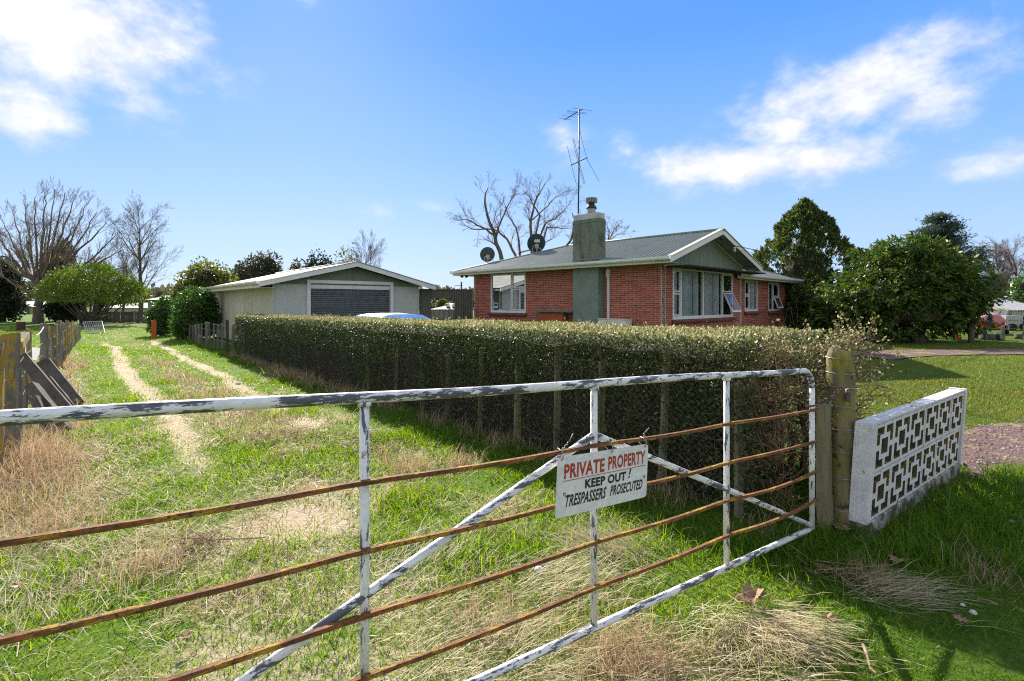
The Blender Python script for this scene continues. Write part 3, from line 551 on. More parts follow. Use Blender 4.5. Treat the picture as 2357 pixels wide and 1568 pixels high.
# ------------------------------------------------------------------ the farm gate
GD = nrm(V3(1.621, 1.187, 0)); G0 = V3(.349, 2.18, 0); TILT = -.0495
def build_gate():
    rz = math.atan2(GD[1], GD[0])
    g = thing('farm_gate', 'long sagging pipe gate with peeling white paint and four rusty bars', 'gate', (G0[0], G0[1], 0), rz)
    nrmv = V3(GD[1], -GD[0], 0)                                         # towards the camera
    def Q(t, z, off=0.): return G0+GD*t+nrmv*off+Z*(z+TILT*t)
    zt, zb = 1.258, .218
    TR = .0178
    mb = MB(); pts = [Q(-2.02, zb), Q(-2.02, zt-.10)]
    pts += [Q(-2.02+.1*(1-math.cos(q)), zt-.1+.1*math.sin(q)) for q in np.linspace(.2, math.pi/2, 6)]
    pts += [Q(t, zt+.004*math.sin(t*3)) for t in np.linspace(-1.8, 1.8, 14)]
    pts += [Q(1.9+.115*math.sin(q), zt-.115*(1-math.cos(q))) for q in np.linspace(0, math.pi/2, 9)]
    top = pts; mb.tube(pts, TR, 14); mb.part('top_rail', M['gate_rail'], g, smooth=True)
    mb = MB(); mb.tube([Q(2.015, zt-.112), Q(2.015, zb)], .0168, 12); mb.part('upright', M['gate_up'], g, smooth=True)
    for t in (-1., 0., 1.01):
        mb = MB(); mb.tube([Q(t, zt-.012), Q(t, zb+.01)], .0152, 12)
        mb.tube([Q(t, zt-.026), Q(t, zt-.012)], .021, 12)                # weld collar
        mb.part('upright', M['gate_up'], g, smooth=True)
    mb = MB(); mb.tube([Q(-2.02, zb), Q(0, zb), Q(2.015, zb)], .0165, 12); mb.part('bottom_rail', M['gate_rail'], g, smooth=True)
    for p, q in (((-.012, 1.035), (-1.985, .245)), ((.012, 1.035), (1.99, .245))):
        mb = MB(); a, b = Q(p[0], p[1]), Q(q[0], q[1]); mb.tube([a, (a+b)/2+Z*.004, b], .0152, 12); mb.part('brace', M['gate_rail'], g, smooth=True)
    for z in (1.004, .795, .597, .408):
        mb = MB(); prev = None; ts = np.linspace(-2.05, 2.045, 26)
        V = []
        for t in ts:
            sag = -.010*math.sin(((t % 1.0))*math.pi)
            if t > 1: sag = -.022*math.sin((t-1)*math.pi) if z < .75 else sag*.6
            e_ = .0073; c = Q(t, z+sag, .026); V += [c+Z*e_-nrmv*e_, c+Z*e_+nrmv*e_, c-Z*e_+nrmv*e_, c-Z*e_-nrmv*e_]
        n = len(ts); mb.add(V, [(i*4+k, i*4+(k+1) % 4, i*4+4+(k+1) % 4, i*4+4+k) for i in range(n-1) for k in range(4)]+[(3,2,1,0), tuple(range(n*4-4, n*4))])
        mb.part('bar', M['rust'], g)
    # sign hung from the upper bar with twisted wire
    s = thing('warning_sign', 'white PRIVATE PROPERTY KEEP OUT sign wired to the gate', 'sign', Q(.03, .80, .045), rz)
    u = nrm(GD+Z*TILT*1.25); v = nrm(np.cross(u, -nrmv)) ; v = v if v[2] > 0 else -v; n = np.cross(u, v); n = n if np.dot(n, nrmv) > 0 else -n
    w, h = .542, .236; c0 = Q(-.243, .984, .043); org = c0-v*h               # bottom-left corner
    R = .016; poly = []
    for cx, cy, a0 in ((w-R, h-R, 0), (R, h-R, 90), (R, R, 180), (w-R, R, 270)):
        for k in range(5): q = math.radians(a0+k*22.5); poly.append(org+u*(cx+R*math.cos(q))+v*(cy+R*math.sin(q)))
    mb = MB(); mb.prism(poly, n*.004); mb.part('sign_board', M['sign'], s)
    Ms = Matrix(((u[0], v[0], n[0], 0), (u[1], v[1], n[1], 0), (u[2], v[2], n[2], 0), (0, 0, 0, 1)))
    def text(name, body, x0, y0, x1, y1, m_, bold=.02, shear=0., rise=0., squash=None):
        cu = bpy.data.curves.new(name, 'FONT'); cu.body = body; cu.size = 1; cu.offset = bold; cu.extrude = 0; cu.shear = shear; cu.resolution_u = 3; cu.space_character = 1.06
        to = bpy.data.objects.new(name, cu); COL.objects.link(to); bpy.context.view_layer.update()
        me = bpy.data.meshes.new_from_object(to.evaluated_get(bpy.context.evaluated_depsgraph_get())); bpy.data.objects.remove(to)
        C = np.zeros(len(me.vertices)*3); me.vertices.foreach_get('co', C); C = C.reshape(-1, 3)
        mn, mx = C.min(0), C.max(0); X = x0+(C[:, 0]-mn[0])/(mx[0]-mn[0])*(x1-x0); Yv = y0+(C[:, 1]-mn[1])/(mx[1]-mn[1])*(y1-y0)+rise*(X-x0)
        Wd = org[None]+u[None]*X[:, None]+v[None]*Yv[:, None]+n[None]*.0046
        me.vertices.foreach_set('co', to_local(Wd, s).ravel()); me.update(); link(me, name, m_, s)
    text('lettering', 'PRIVATE', .034, .148, .262, .206, M['red_ink'], .035)
    text('lettering', 'PROPERTY', .284, .152, .524, .209, M['red_ink'], .035)
    text('lettering', 'KEEP OUT', .152, .094, .400, .132, M['black_ink'], .045)
    text('lettering', '!', .414, .100, .432, .143, M['black_ink'], .03, .25)
    text('lettering', 'TRESPASSERS', .048, .036, .280, .084, M['black_ink'], .03, .32)
    text('lettering', 'PROSECUTED', .302, .040, .512, .084, M['black_ink'], .03, .32)
    text('lettering', '"', .034, .080, .047, .096, M['black_ink'], .01, -.3); text('lettering', '"', .516, .084, .529, .100, M['black_ink'], .01, .3)
    mb = MB(); mb.quad(*[org+u*x+v*y+n*.0046 for x, y in ((.034,.1385),(.526,.1415),(.526,.1445),(.034,.1415))]); mb.part('underline', M['red_ink'], s)
    for x, tail in ((.018, (.060, .058)), (.30, None), (.518, (-.008, .05))):
        b = org+u*x+v*(h-.012); mb = MB()
        mb.tube([b+n*.006, b+n*.014+v*.016, b+v*.036+n*.004, b+v*.042-n*.022, b+v*.018-n*.032, b-n*.004], .0022, 6)
        if tail:
            t0 = b+v*.036; t1 = t0+u*tail[0]*.6+v*tail[1]*.5; d = nrm(t1-t0)
            mb.tube([t0+(t1-t0)*f+(n*math.cos(f*18)+np.cross(d, n)*math.sin(f*18))*.003 for f in np.linspace(0, 1, 14)], .0021, 5)
            mb.tube([t1, t0+u*tail[0]+v*tail[1]*1.1] if tail[0] > 0 else [t1, t1+u*.036+v*.022], .002, 5)
        mb.part('wire_tie', M['wire'], s, smooth=True)
build_gate()

# ------------------------------------------------------------------ gate post, batten, chain and padlock
def build_gatepost():
    c = V3(2.372, 3.69, 0); p = thing('gate_post', 'thick round mossy green strainer post beside the gate latch', 'post', c)
    mb = MB(); prof = []; n = 22; lev = 30; V = []
    for i in range(lev+1):
        z = -.05+1.31*i/lev; f = i/lev
        r = .095-.016*f+.006*math.sin(f*9)+(.018*math.exp(-((z-.66)/.07)**2))
        if i == lev: r *= .86
        for k in range(n):
            q = 2*math.pi*k/n; kn = .018*math.exp(-((z-.62)/.1)**2-((math.cos(q-5.6)-1)/.25)**2)
            rr = r*(1+.05*math.sin(3*q+z*2)+.09*(vn(np.array(k*.7), np.array(z*6.))[()]-.5))+kn
            lean = .018*math.sin(z*2.2)-.02*f
            V.append((c[0]+lean+rr*math.cos(q), c[1]+rr*math.sin(q), z-(.012*math.cos(q)+.012*math.sin(q*3) if i == lev else 0)))
    mb.add(V, [(i*n+k, i*n+(k+1) % n, i*n+n+(k+1) % n, i*n+n+k) for i in range(lev) for k in range(n)]+[tuple(range(n-1, -1, -1)), tuple(range(lev*n, lev*n+n))])
    mb.part('trunk_post', M['moss_post'], p, smooth=True)
    for z in (.14, .36, .54, .70, .86, 1.0, 1.10, 1.21):
        mb = MB(); r = .103-.014*z/1.25+(.016*math.exp(-((z-.66)/.07)**2)); lean = .018*math.sin(z*2.2)-.02*z/1.26
        mb.tube([c+V3(lean+r*math.cos(q), r*math.sin(q), z+.006*math.sin(q*1+z*5)) for q in np.linspace(0, 2*math.pi, 21)], .0022, 4, cap=False); mb.part('wire_loop', M['wire'], p)
    mb = MB(); mb.post((2.215, 3.62, -.05), .092, .07, .93, (-.01, .0), .62, .004, 6, .012, 3)
    mb.solo('timber_batten', M['batten'], 'short square-cut batten standing between the gate end and the mossy post', 'batten')
    # chain from the gate end to the post
    ch = thing('chain', 'dark rusty chain looped from the gate end to the post', 'chain', (2.0, 3.38, .93))
    a, b = V3(1.985, 3.372, .945), V3(2.315, 3.60, 1.005); L = np.linalg.norm(b-a); nl = 9
    for i in range(nl):
        f = (i+.5)/nl; cpt = a+(b-a)*f+Z*(-.035*math.sin(f*math.pi)); d = nrm((b-a)/L+Z*(-.035*math.pi*math.cos(f*math.pi)/L)); sd = nrm(np.cross(d, Z)); up = np.cross(sd, d); w = sd if i % 2 else up
        mb = MB(); mb.tube([cpt+d*.026*math.cos(q)+w*.012*math.sin(q) for q in np.linspace(0, 2*math.pi, 13)], .0042, 6, cap=False); mb.part('link', M['lock'], ch, smooth=True)
    mb = MB(); cc = V3(1.965, 3.35, .93); mb.tube([cc+GD*.032*math.cos(q)+V3(GD[1], -GD[0], 0)*.038*math.sin(q)+Z*.01*math.sin(q) for q in np.linspace(0, 2*math.pi, 17)], .0055, 6, cap=False); mb.part('link', M['rust'], ch, smooth=True)
    lk = thing('padlock', 'small tarnished padlock with a bright shackle hanging on the post', 'padlock', (2.35, 3.575, .95))
    f = nrm(V3(.52, -.85, 0)); r_ = V3(-f[1], f[0], 0); o = V3(2.338, 3.572, .948)
    mb = MB(); mb.box(o, (.052, .02, .042), (r_, f, Z)); mb.box(o-Z*.024, (.046, .018, .006), (r_, f, Z)); mb.part('body', M['lock'], lk)
    mb = MB(); mb.tube([o+Z*.02+r_*.018, o+Z*.036+r_*.018]+[o+Z*.036+r_*.018*math.cos(q)+Z*.02*math.sin(q) for q in np.linspace(.2, math.pi-.2, 9)]+[o+Z*.036-r_*.018, o+Z*.02-r_*.018], .0048, 8); mb.part('shackle', M['chrome'], lk, smooth=True)
build_gatepost()

# ------------------------------------------------------------------ breeze-block screen wall
def build_blockwall():
    d = nrm(V3(1.77, 1.323, 0)); back = V3(-d[1], d[0], 0); o = V3(2.475, 3.545, .085); LEAN = math.radians(3.4)
    up = nrm(Z*math.cos(LEAN)-back*math.sin(LEAN)); bk = nrm(back*math.cos(LEAN)+Z*math.sin(LEAN)*.0)
    w = thing('screen_wall', 'low leaning white wall of pierced concrete blocks in two rows', 'wall', o)
    cw, chh, th = .362, .336, .10
    # block pattern as a solid/void grid, extruded
    gx = np.array([0, .028, .072, .112, .150, .158+.046, .204+.038-.0, .290, .334, .362]) if False else np.array([0,.024,.082,.118,.158,.204,.244,.280,.338,.362])
    gz = np.array([0,.024,.078,.112,.148,.188,.224,.258,.312,.336])
    S = np.zeros((9, 9), bool); S[0, :] = S[8, :] = S[:, 0] = S[:, 8] = True
    S[2, 2:7] = S[6, 2:7] = True; S[2:7, 2] = S[2:7, 6] = True              # inner ring  S[ix, iz]
    S[4, 1] = S[4, 7] = True; S[1, 4] = S[7, 4] = True
    V = []; Fs = []; idx = {}; inner = []
    def vid(i, j, k):
        if (i, j, k) not in idx: idx[(i, j, k)] = len(V); V.append((gx[i], th*k, gz[j]))
        return idx[(i, j, k)]
    for i in range(9):
        for j in range(9):
            if not S[i, j]: continue
            Fs.append((vid(i,j,0), vid(i+1,j,0), vid(i+1,j+1,0), vid(i,j+1,0))); Fs.append((vid(i,j,1), vid(i,j+1,1), vid(i+1,j+1,1), vid(i+1,j,1)))
            if i == 0 or not S[i-1, j]: Fs.append((vid(i,j,0), vid(i,j+1,0), vid(i,j+1,1), vid(i,j,1)))
            if i == 8 or not S[i+1, j]: Fs.append((vid(i+1,j,0), vid(i+1,j,1), vid(i+1,j+1,1), vid(i+1,j+1,0)))
            if j == 0 or not S[i, j-1]: Fs.append((vid(i,j,0), vid(i,j,1), vid(i+1,j,1), vid(i+1,j,0)))
            if j == 8 or not S[i, j+1]: Fs.append((vid(i,j+1,0), vid(i+1,j+1,0), vid(i+1,j+1,1), vid(i,j+1,1)))
    Vn = np.array(V); c = V3(cw/2, th/2, chh/2); B = np.array([d, bk, up]).T
    me = bpy.data.meshes.new('block'); me.from_pydata([tuple(B @ ((p-c)*V3(.985, 1, .985)+c)) for p in Vn], [], Fs); me.update()
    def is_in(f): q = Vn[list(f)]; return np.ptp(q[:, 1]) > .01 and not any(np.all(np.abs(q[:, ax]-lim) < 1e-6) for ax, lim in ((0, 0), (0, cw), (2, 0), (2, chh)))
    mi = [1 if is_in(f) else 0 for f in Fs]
    me.materials.append(M['concrete']); me.materials.append(mat('shaded_raw_block', (.13,.115,.06), (.08,.075,.05), 9, rough=.95, c3=(.26,.19,.04), s3=12, t3=(.52,.64), bump=.6)); me.polygons.foreach_set('material_index', mi)  # void sides carry painted shade besides bare mossy concrete
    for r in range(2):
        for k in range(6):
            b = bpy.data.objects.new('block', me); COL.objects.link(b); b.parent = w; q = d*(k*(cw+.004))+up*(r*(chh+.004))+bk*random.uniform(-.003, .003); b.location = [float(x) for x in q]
    Lw = 6*(cw+.004)
    mb = MB(); mb.box(o+d*(-.034)+up*.338+bk*th/2, (.064, th+.012, .684), (d, bk, up)); mb.part('end_column', M['concrete'], w)
    mb = MB(); mb.box(o+d*(Lw+.028)+up*.345+bk*th/2, (.05, th+.03, .72), (d, bk, up)); mb.part('end_column', M['concrete'], w)
    mb = MB(); mb.box(o+d*(Lw/2-.03)+up*.688+bk*th/2, (Lw+.07, th+.006, .016), (d, bk, up)); mb.part('coping', M['concrete'], w)
    mb = MB(); mb.box(o+d*(Lw/2)+up*-.075+bk*th/2, (Lw+.12, th+.026, .145), (d, bk, up)); mb.part('plinth', M['plinth'], w)
build_blockwall()

# ------------------------------------------------------------------ hedge with the wire-and-batten fence inside it
def build_hedge():
    h = thing('hedge', 'long clipped small-leaved hedge running from the gate post to the garage', 'hedge', LA(8, 4.3))
    # solid dark core added inside to block light
    mb = MB(); ls = np.linspace(HEDGE_L0+.55, HEDGE_L1-.25, 34); V = []
    for i, l in enumerate(ls):
        for a, z in ((HEDGE_A+.27, 0), (HEDGE_A+.22, .5), (HEDGE_A+.2, hedge_h(l)-.14), (HEDGE_A+thick(l)-.12, hedge_h(l)-.14), (HEDGE_A+thick(l)-.08, 0)):
            V.append(LA(l, a+random.uniform(-.05, .05), max(0, z+random.uniform(-.05, .03)) if z else 0))
    mb.add(V, [(i*5+k, i*5+5+k, i*5+6+k, i*5+1+k) for i in range(len(ls)-1) for k in range(4)]+[(0,1,2,3,4), tuple(range(len(V)-1, len(V)-6, -1))]); mb.part('hedge_light_block', M['hedge_in'], h)
    def face(n_per, lo, hi, size0, kind):
        ll = []; 
        n = int(n_per*(hi-lo)); l = rng.uniform(lo, hi, n); H = hedge_h(l)
        if kind == 'front':
            z = rng.uniform(0, 1, n)**.72*H; dep = rng.exponential(.07, n)-.075; bul = (fbm(l*2.2, z*2.2, 14)-.5)*.22
            a = HEDGE_A+.06+dep+bul+.05*(1-z/H)
            dens = fbm(l*3.1, z*3.1, 23)+.30*sm(.25, .95, z/H)-.06+(fbm(l*1.1+3, z*1.6, 61)-.5)*.7; k = rng.uniform(0, 1, n) < np.clip((dens-.10)*2.4, .08, 1)
            out = np.tile(-DA+Z*.25, (n, 1))
        elif kind == 'top':
            a = HEDGE_A+.03+rng.uniform(0, 1, n)*thick(l); z = H+(fbm(l*2.5, a*2.5, 33)-.5)*.09-rng.exponential(.03, n)+.015; k = np.ones(n, bool); out = np.tile(Z*1.+DA*0, (n, 1))
        P_ = DL[None]*l[:, None]+DA[None]*a[:, None]+Z[None]*z[:, None]
        return P_[k], out[k], (size0*np.ones(n))[k]
    for kind, name, m_, segs in (('front', 'foliage', M['hedge'], ((1.7,4,6500,.026),(4,7,4800,.029),(7,11,2900,.034),(11,17.8,2000,.040))), ('top', 'top_foliage', M['hedge_lit'], ((1.8,4,5200,.026),(4,8,3600,.029),(8,17.8,1700,.038)))):
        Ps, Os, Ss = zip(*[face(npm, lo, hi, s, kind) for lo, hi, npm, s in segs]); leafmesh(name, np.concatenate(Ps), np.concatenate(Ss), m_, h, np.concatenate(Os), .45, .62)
    # far end face
    n = 1800; z = rng.uniform(0, 1.22, n); a = HEDGE_A+rng.uniform(0, 1.0, n); Pn = DL[None]*(HEDGE_L1+rng.normal(0, .05, n))[:, None]+DA[None]*a[:, None]+Z[None]*z[:, None]
    leafmesh('foliage', Pn, np.full(n, .038), M['hedge'], h, np.tile(DL, (n, 1)), .4, .6)
    # sprigs that escape the clipping
    n = 900; l = rng.uniform(1.6, 17.5, n); P0 = DL[None]*l[:, None]+DA[None]*(HEDGE_A+rng.uniform(0, 1, n))[:, None]+Z[None]*(hedge_h(l)-.02)[:, None]; P1 = P0+Z[None]*rng.uniform(.03, .11, n)[:, None]+rng.normal(0, .02, (n, 3))
    segs = [np.concatenate([P0, P1, np.full((n, 1), .003), np.full((n, 1), .0015)], 1)]
    f = rng.uniform(.3, 1, (n, 5, 1)); Pl = (P0[:, None]*(1-f)+P1[:, None]*f).reshape(-1, 3); leafmesh('top_foliage', Pl, np.full(len(Pl), .026), M['hedge_lit'], h, np.tile(Z, (len(Pl), 1)), .4, .5)
    # twigs showing through the thin lower part of the face
    n = 2600; l = 1.5+16*rng.uniform(0, 1, n)**1.7; z = rng.uniform(.05, 1.25, n); P0 = DL[None]*l[:, None]+DA[None]*(HEDGE_A+rng.uniform(-.02, .2, n))[:, None]+Z[None]*z[:, None]
    dv = rng.normal(0, .5, (n, 3))+Z[None]*.8-DA[None]*.15; dv /= np.linalg.norm(dv, axis=1, keepdims=True); ln = rng.uniform(.06, .26, n)[:, None]; Pm = P0+dv*ln*.5+rng.normal(0, .02, (n, 3)); P1 = P0+dv*ln+rng.normal(0, .03, (n, 3)); r = rng.uniform(.0018, .0045, (n, 1))
    segs += [np.concatenate([P0, Pm, r, r*.8], 1), np.concatenate([Pm, P1, r*.8, r*.5], 1)]
    segmesh('twigs', np.concatenate(segs), M['hedge_twig'], h, 3)
    # the cut, woody end by the post: bare sticks fanning out
    S = []; Lf = []; Lo = []
    def stick(p, dvec, ln, r, lev):
        q = p; n_ = 4
        for i in range(n_):
            dvec = nrm(dvec+rng.normal(0, .16, 3)+Z*.03); q2 = q+dvec*ln/n_; S.append((*q, *q2, r*(1-.2*i), r*(1-.2*(i+1)))); 
            if lev > 0 and rng.uniform() < .8: stick(q2, nrm(dvec+rng.normal(0, .55, 3)), ln*.55, r*.55, lev-1)
            if rng.uniform() < .42: Lf.append(q2+rng.normal(0, .02, 3)); Lo.append(dvec)
            q = q2
    for i in range(280):
        a = HEDGE_A+rng.uniform(.02, 1.9); z = rng.uniform(.12, 1.25); pa = .25 < a-HEDGE_A < .72; p = LA(HEDGE_L0+rng.uniform(.05, .4)+.12*pa, a, z)
        dvec = nrm(-DL*rng.uniform(.5, 1.2)+DA*rng.uniform(-.2, .8)+Z*rng.normal(.18, .35)-V3(0, 0, 0)); stick(p, dvec, rng.uniform(.16, .44)*(1.0 if z > .5 else .7)*(.45 if pa else 1), rng.uniform(.004, .010), 2)
    for i in range(220):                                                   # brush standing along the top near the end
        p = LA(HEDGE_L0+rng.uniform(.0, 1.1), HEDGE_A+rng.uniform(.3, 1.95), hedge_h(1.4)-.24); stick(p, nrm(Z+rng.normal(0, .4, 3)-DL*.35+DA*.15), rng.uniform(.07, .15), .004, 2)
    segmesh('cut_branches', S, M['hedge_twig'], h, 4)
    Lf = np.array(Lf); leafmesh('foliage', Lf, np.full(len(Lf), .028), M['hedge_lit'], h, np.array(Lo), .4, .55)
    n = 7500; z = rng.uniform(0, 1, n)**.8*1.34; a = HEDGE_A+rng.uniform(0, 1.85, n); Pn = DL[None]*(HEDGE_L0+.30-rng.exponential(.08, n)*sm(.3, 1.2, z))[:, None]+DA[None]*a[:, None]+Z[None]*z[:, None]
    k = fbm(a*3, z*3, 51) > .42; leafmesh('foliage', Pn[k], np.full(k.sum(), .028), M['hedge'], h, np.tile(-DL, (k.sum(), 1)), .4, .6)
    # two gnarled stems by the post
    for a0, z0 in ((.1, .2), (.8, .15), (1.05, .3), (1.35,.1)):
        mb = MB(); p = LA(HEDGE_L0+.25, HEDGE_A+a0, 0); mb.tube([p, p+V3(.03,-.02,.35), p+V3(-.03,.02,.7), p+V3(.08,-.05,1.0), p+V3(.2,-.02,1.2)], [.03,.026,.022,.016,.01], 8); mb.part('stem', M['hedge_twig'], h, smooth=True)
    # fence inside the hedge face
    fn = thing('wire_fence', 'netting fence with mossy battens half swallowed by the hedge', 'fence', LA(5, HEDGE_A))
    for px, pt, pb, wpx in ((1522, 800, 1005, 15), (1383, 832, 985, 13), (1281, 795, 960, 13), (1190, 790, 940, 14), (1104, 800, 950, 9), (1030, 815, 905, 8), (972, 815, 900, 8), (1700, 880, 1130, 16), (910, 800, 890, 7), (850, 790, 880, 6)):
        u = (px-CX)/F; a = HEDGE_A+(.055 if wpx > 12 else .10); Y = a/(.761*u+.648); p = V3(u*Y, Y, 0); hh = EYE-(pt-HY)/F*Y
        mb = MB(); mb.post(p-Z*.05, wpx*Y/F*1.1, .035, hh+.05, (random.uniform(-.05, .05), random.uniform(-.02, .02)), .3, .004, 6); mb.part('batten', M['batten'], fn)
    S = []; l0, l1, H = 1.7, 17.4, 1.05; st = .062; 
    for s0 in np.arange(l0-H, l1, st):
        for sg in (1, -1):
            la_, lb = (s0, s0+H) if sg > 0 else (s0+H, s0); za, zb = 0., H
            lo, hi = min(la_, lb), max(la_, lb)
            if hi < l0 or lo > l1: continue
            f0 = 0; f1 = 1
            g = lambda L: (L-la_)/(lb-la_)*H; e0, e1 = (max(lo, l0), min(hi, l1)); p = LA(e0, HEDGE_A+.0, g(e0)); q = LA(e1, HEDGE_A+.0, g(e1)); S.append((*p, *q, .0009, .0009))
    for z in (.05, .55, 1.05): S.append((*LA(l0, HEDGE_A-.025, z), *LA(l1, HEDGE_A-.025, z), .0016, .0016))
    o_ = segmesh('netting', S, M['net_wire'], fn, 3); o_['kind'] = 'stuff'
build_hedge()
# ------------------------------------------------------------------ the brick house
HA = math.radians(45.5); HS = V3(-math.cos(HA), math.sin(HA), 0); HT = V3(math.sin(HA), math.cos(HA), 0)   # along the front (away), along the gable
C0 = V3(4.686, 15.8, 0)
def H(s, t, z=0.): return C0+HS*s+HT*t+Z*z
def line_t(O, d, px):
    u = (px-CX)/F; return (u*O[1]-O[0])/(d[0]-u*d[1])
def z_at(p, py): return EYE+(HY-py)/F*p[1]
def rects(s0, s1, z0, z1, holes):
    cuts = sorted({s0, s1, *[h[0] for h in holes], *[h[1] for h in holes]}); out = []
    for a, b in zip(cuts[:-1], cuts[1:]):
        if b-a < 1e-4: continue
        mid = (a+b)/2; hz = sorted([(h[2], h[3]) for h in holes if h[0] < mid < h[1]]); z = z0
        for lo, hi in hz:
            if lo > z: out.append((a, b, z, lo))
            z = max(z, hi)
        if z < z1: out.append((a, b, z, z1))
    return out
def curtain(mb, O, d, n, s0, s1, z0, z1, amp=.03, wl=.14, off=0.):
    k = max(4, int((s1-s0)/wl*6)); V = []
    for i in range(k+1):
        s = s0+(s1-s0)*i/k; p = O+d*s+n*(off+amp*math.sin(2*math.pi*i/6)+amp*.4*math.sin(i*.9)); V += [p+Z*z0, p+Z*z1]
    mb.add(V, [(2*i, 2*i+2, 2*i+3, 2*i+1) for i in range(k)])
def window(house, O, d, n, s0, s1, z0, z1, cells, cur, sill=True, fr=.055, cover=.94, sillmat=None, name='window', open_ang=24):
    """cells: (x0,x1,transom or None,[open]) as fractions; n = outward normal; O on the brick face"""
    w = None; W_ = s1-s0; Hh = z1-z0; f = fr; pr = .012
    mb = MB(); bx = lambda a, b, c, e, dep=.09, o=pr: mb.box(O+d*(a+b)/2+Z*(c+e)/2+n*(o-dep/2), (b-a, dep, e-c), (d, n, Z))
    bx(s0, s1, z1-f, z1); bx(s0, s1, z0, z0+f*1.6, .10, pr+.012)
    bx(s0, s0+f, z0+f*1.6, z1-f); bx(s1-f, s1, z0+f*1.6, z1-f)
    for i, c in enumerate(cells[1:]): x = s0+c[0]*W_; bx(x-f*.45, x+f*.45, z0+f*1.6, z1-f)
    w = mb.part(name, M['white'], house); panes = []
    for c in cells:
        a, b = s0+c[0]*W_+f*.7, s0+c[1]*W_-f*.7; lo, hi = z0+f*1.9, z1-f*1.2; parts_ = [(lo, hi)]
        if c[2]: zt = z0+c[2]*Hh; parts_ = [(lo, zt-.02), (zt+.02, hi)]
        for j, (p, q) in enumerate(parts_):
            sb = .04; m2 = MB(); opened = len(c) > 3 and c[3] and j == 0
            if opened:                                                    # top-hung sash pushed out at the bottom
                an = math.radians(open_ang); dn = nrm(-Z*math.cos(an)+n*math.sin(an)); top = O+n*(pr+.01)+Z*q; hh = q-p; nn = np.cross(d, dn); nn = nn if np.dot(nn, n) > 0 else -nn
                fb = lambda x0, x1, y0, y1: m2.box(top+d*(x0+x1)/2+dn*(y0+y1)/2, (x1-x0, .04, y1-y0), (d, nn, -dn))
                fb(a, b, 0, sb); fb(a, b, hh-sb*1.7, hh); fb(a, a+sb, sb, hh-sb*1.7); fb(b-sb, b, sb, hh-sb*1.7); m2.part('open_sash', M['white'], w)
                m3 = MB(); m3.quad(*[top+d*x+dn*y for x, y in ((a+sb, hh-sb*1.7), (b-sb, hh-sb*1.7), (b-sb, sb), (a+sb, sb))]); m3.part('pane', M['glass'], w)
            else:
                if c[2]:
                    fb = lambda x0, x1, y0, y1: m2.box(O+d*(x0+x1)/2+Z*(y0+y1)/2-n*.018, (x1-x0, .04, y1-y0), (d, n, Z))
                    fb(a, b, q-sb, q); fb(a, b, p, p+sb); fb(a, a+sb, p+sb, q-sb); fb(b-sb, b, p+sb, q-sb); m2.part('sash', M['white'], w)
                    e = sb
                else: e = 0
                m3 = MB(); m3.quad(*[O+d*x+Z*y-n*.03 for x, y in ((a+e-.003, p+e-.003), (b-e+.003, p+e-.003), (b-e+.003, q-e+.003), (a+e-.003, q-e+.003))]); m3.part('pane', M['glass'], w)
    for (x0, x1, m_) in cur:
        m2 = MB(); curtain(m2, O, d, n, s0+x0*W_, s0+x1*W_, z0+.06, z1-.03, off=-.12); m2.part('curtain', m_, w)
    if sill:
        m2 = MB(); k = max(3, int((W_+.16)/.24)); bw = (W_+.16)/k
        for i in range(k):
            m2 = MB(); x = s0-.08+bw*(i+.5); ax = nrm(n*.94-Z*.34); m2.box(O+d*x+Z*(z0-.055)+n*.045, (bw-.012, .17, .062), (d, ax, np.cross(d, ax))); m2.part('sill_brick', sillmat or M['sillb'], w)
    return w
def corrugated(mb, foot, along, n, up_vec, top_of, x0, x1, pitch=.15, amp=.017, up=Z):
    """iron sheet with real corrugations: ribs run up the slope from each point of the eave"""
    st = pitch/4; k = int((x1-x0)/st); V = []
    for i in range(k+1):
        x = x0+(x1-x0)*i/k; o = up*(amp*math.sin(i*math.pi/2+.4)); L = max(.02, top_of(x)); V += [foot+along*x+o, foot+along*x+up_vec*L+o]
    mb.add(V, [(2*i, 2*i+2, 2*i+3, 2*i+1) for i in range(k)])
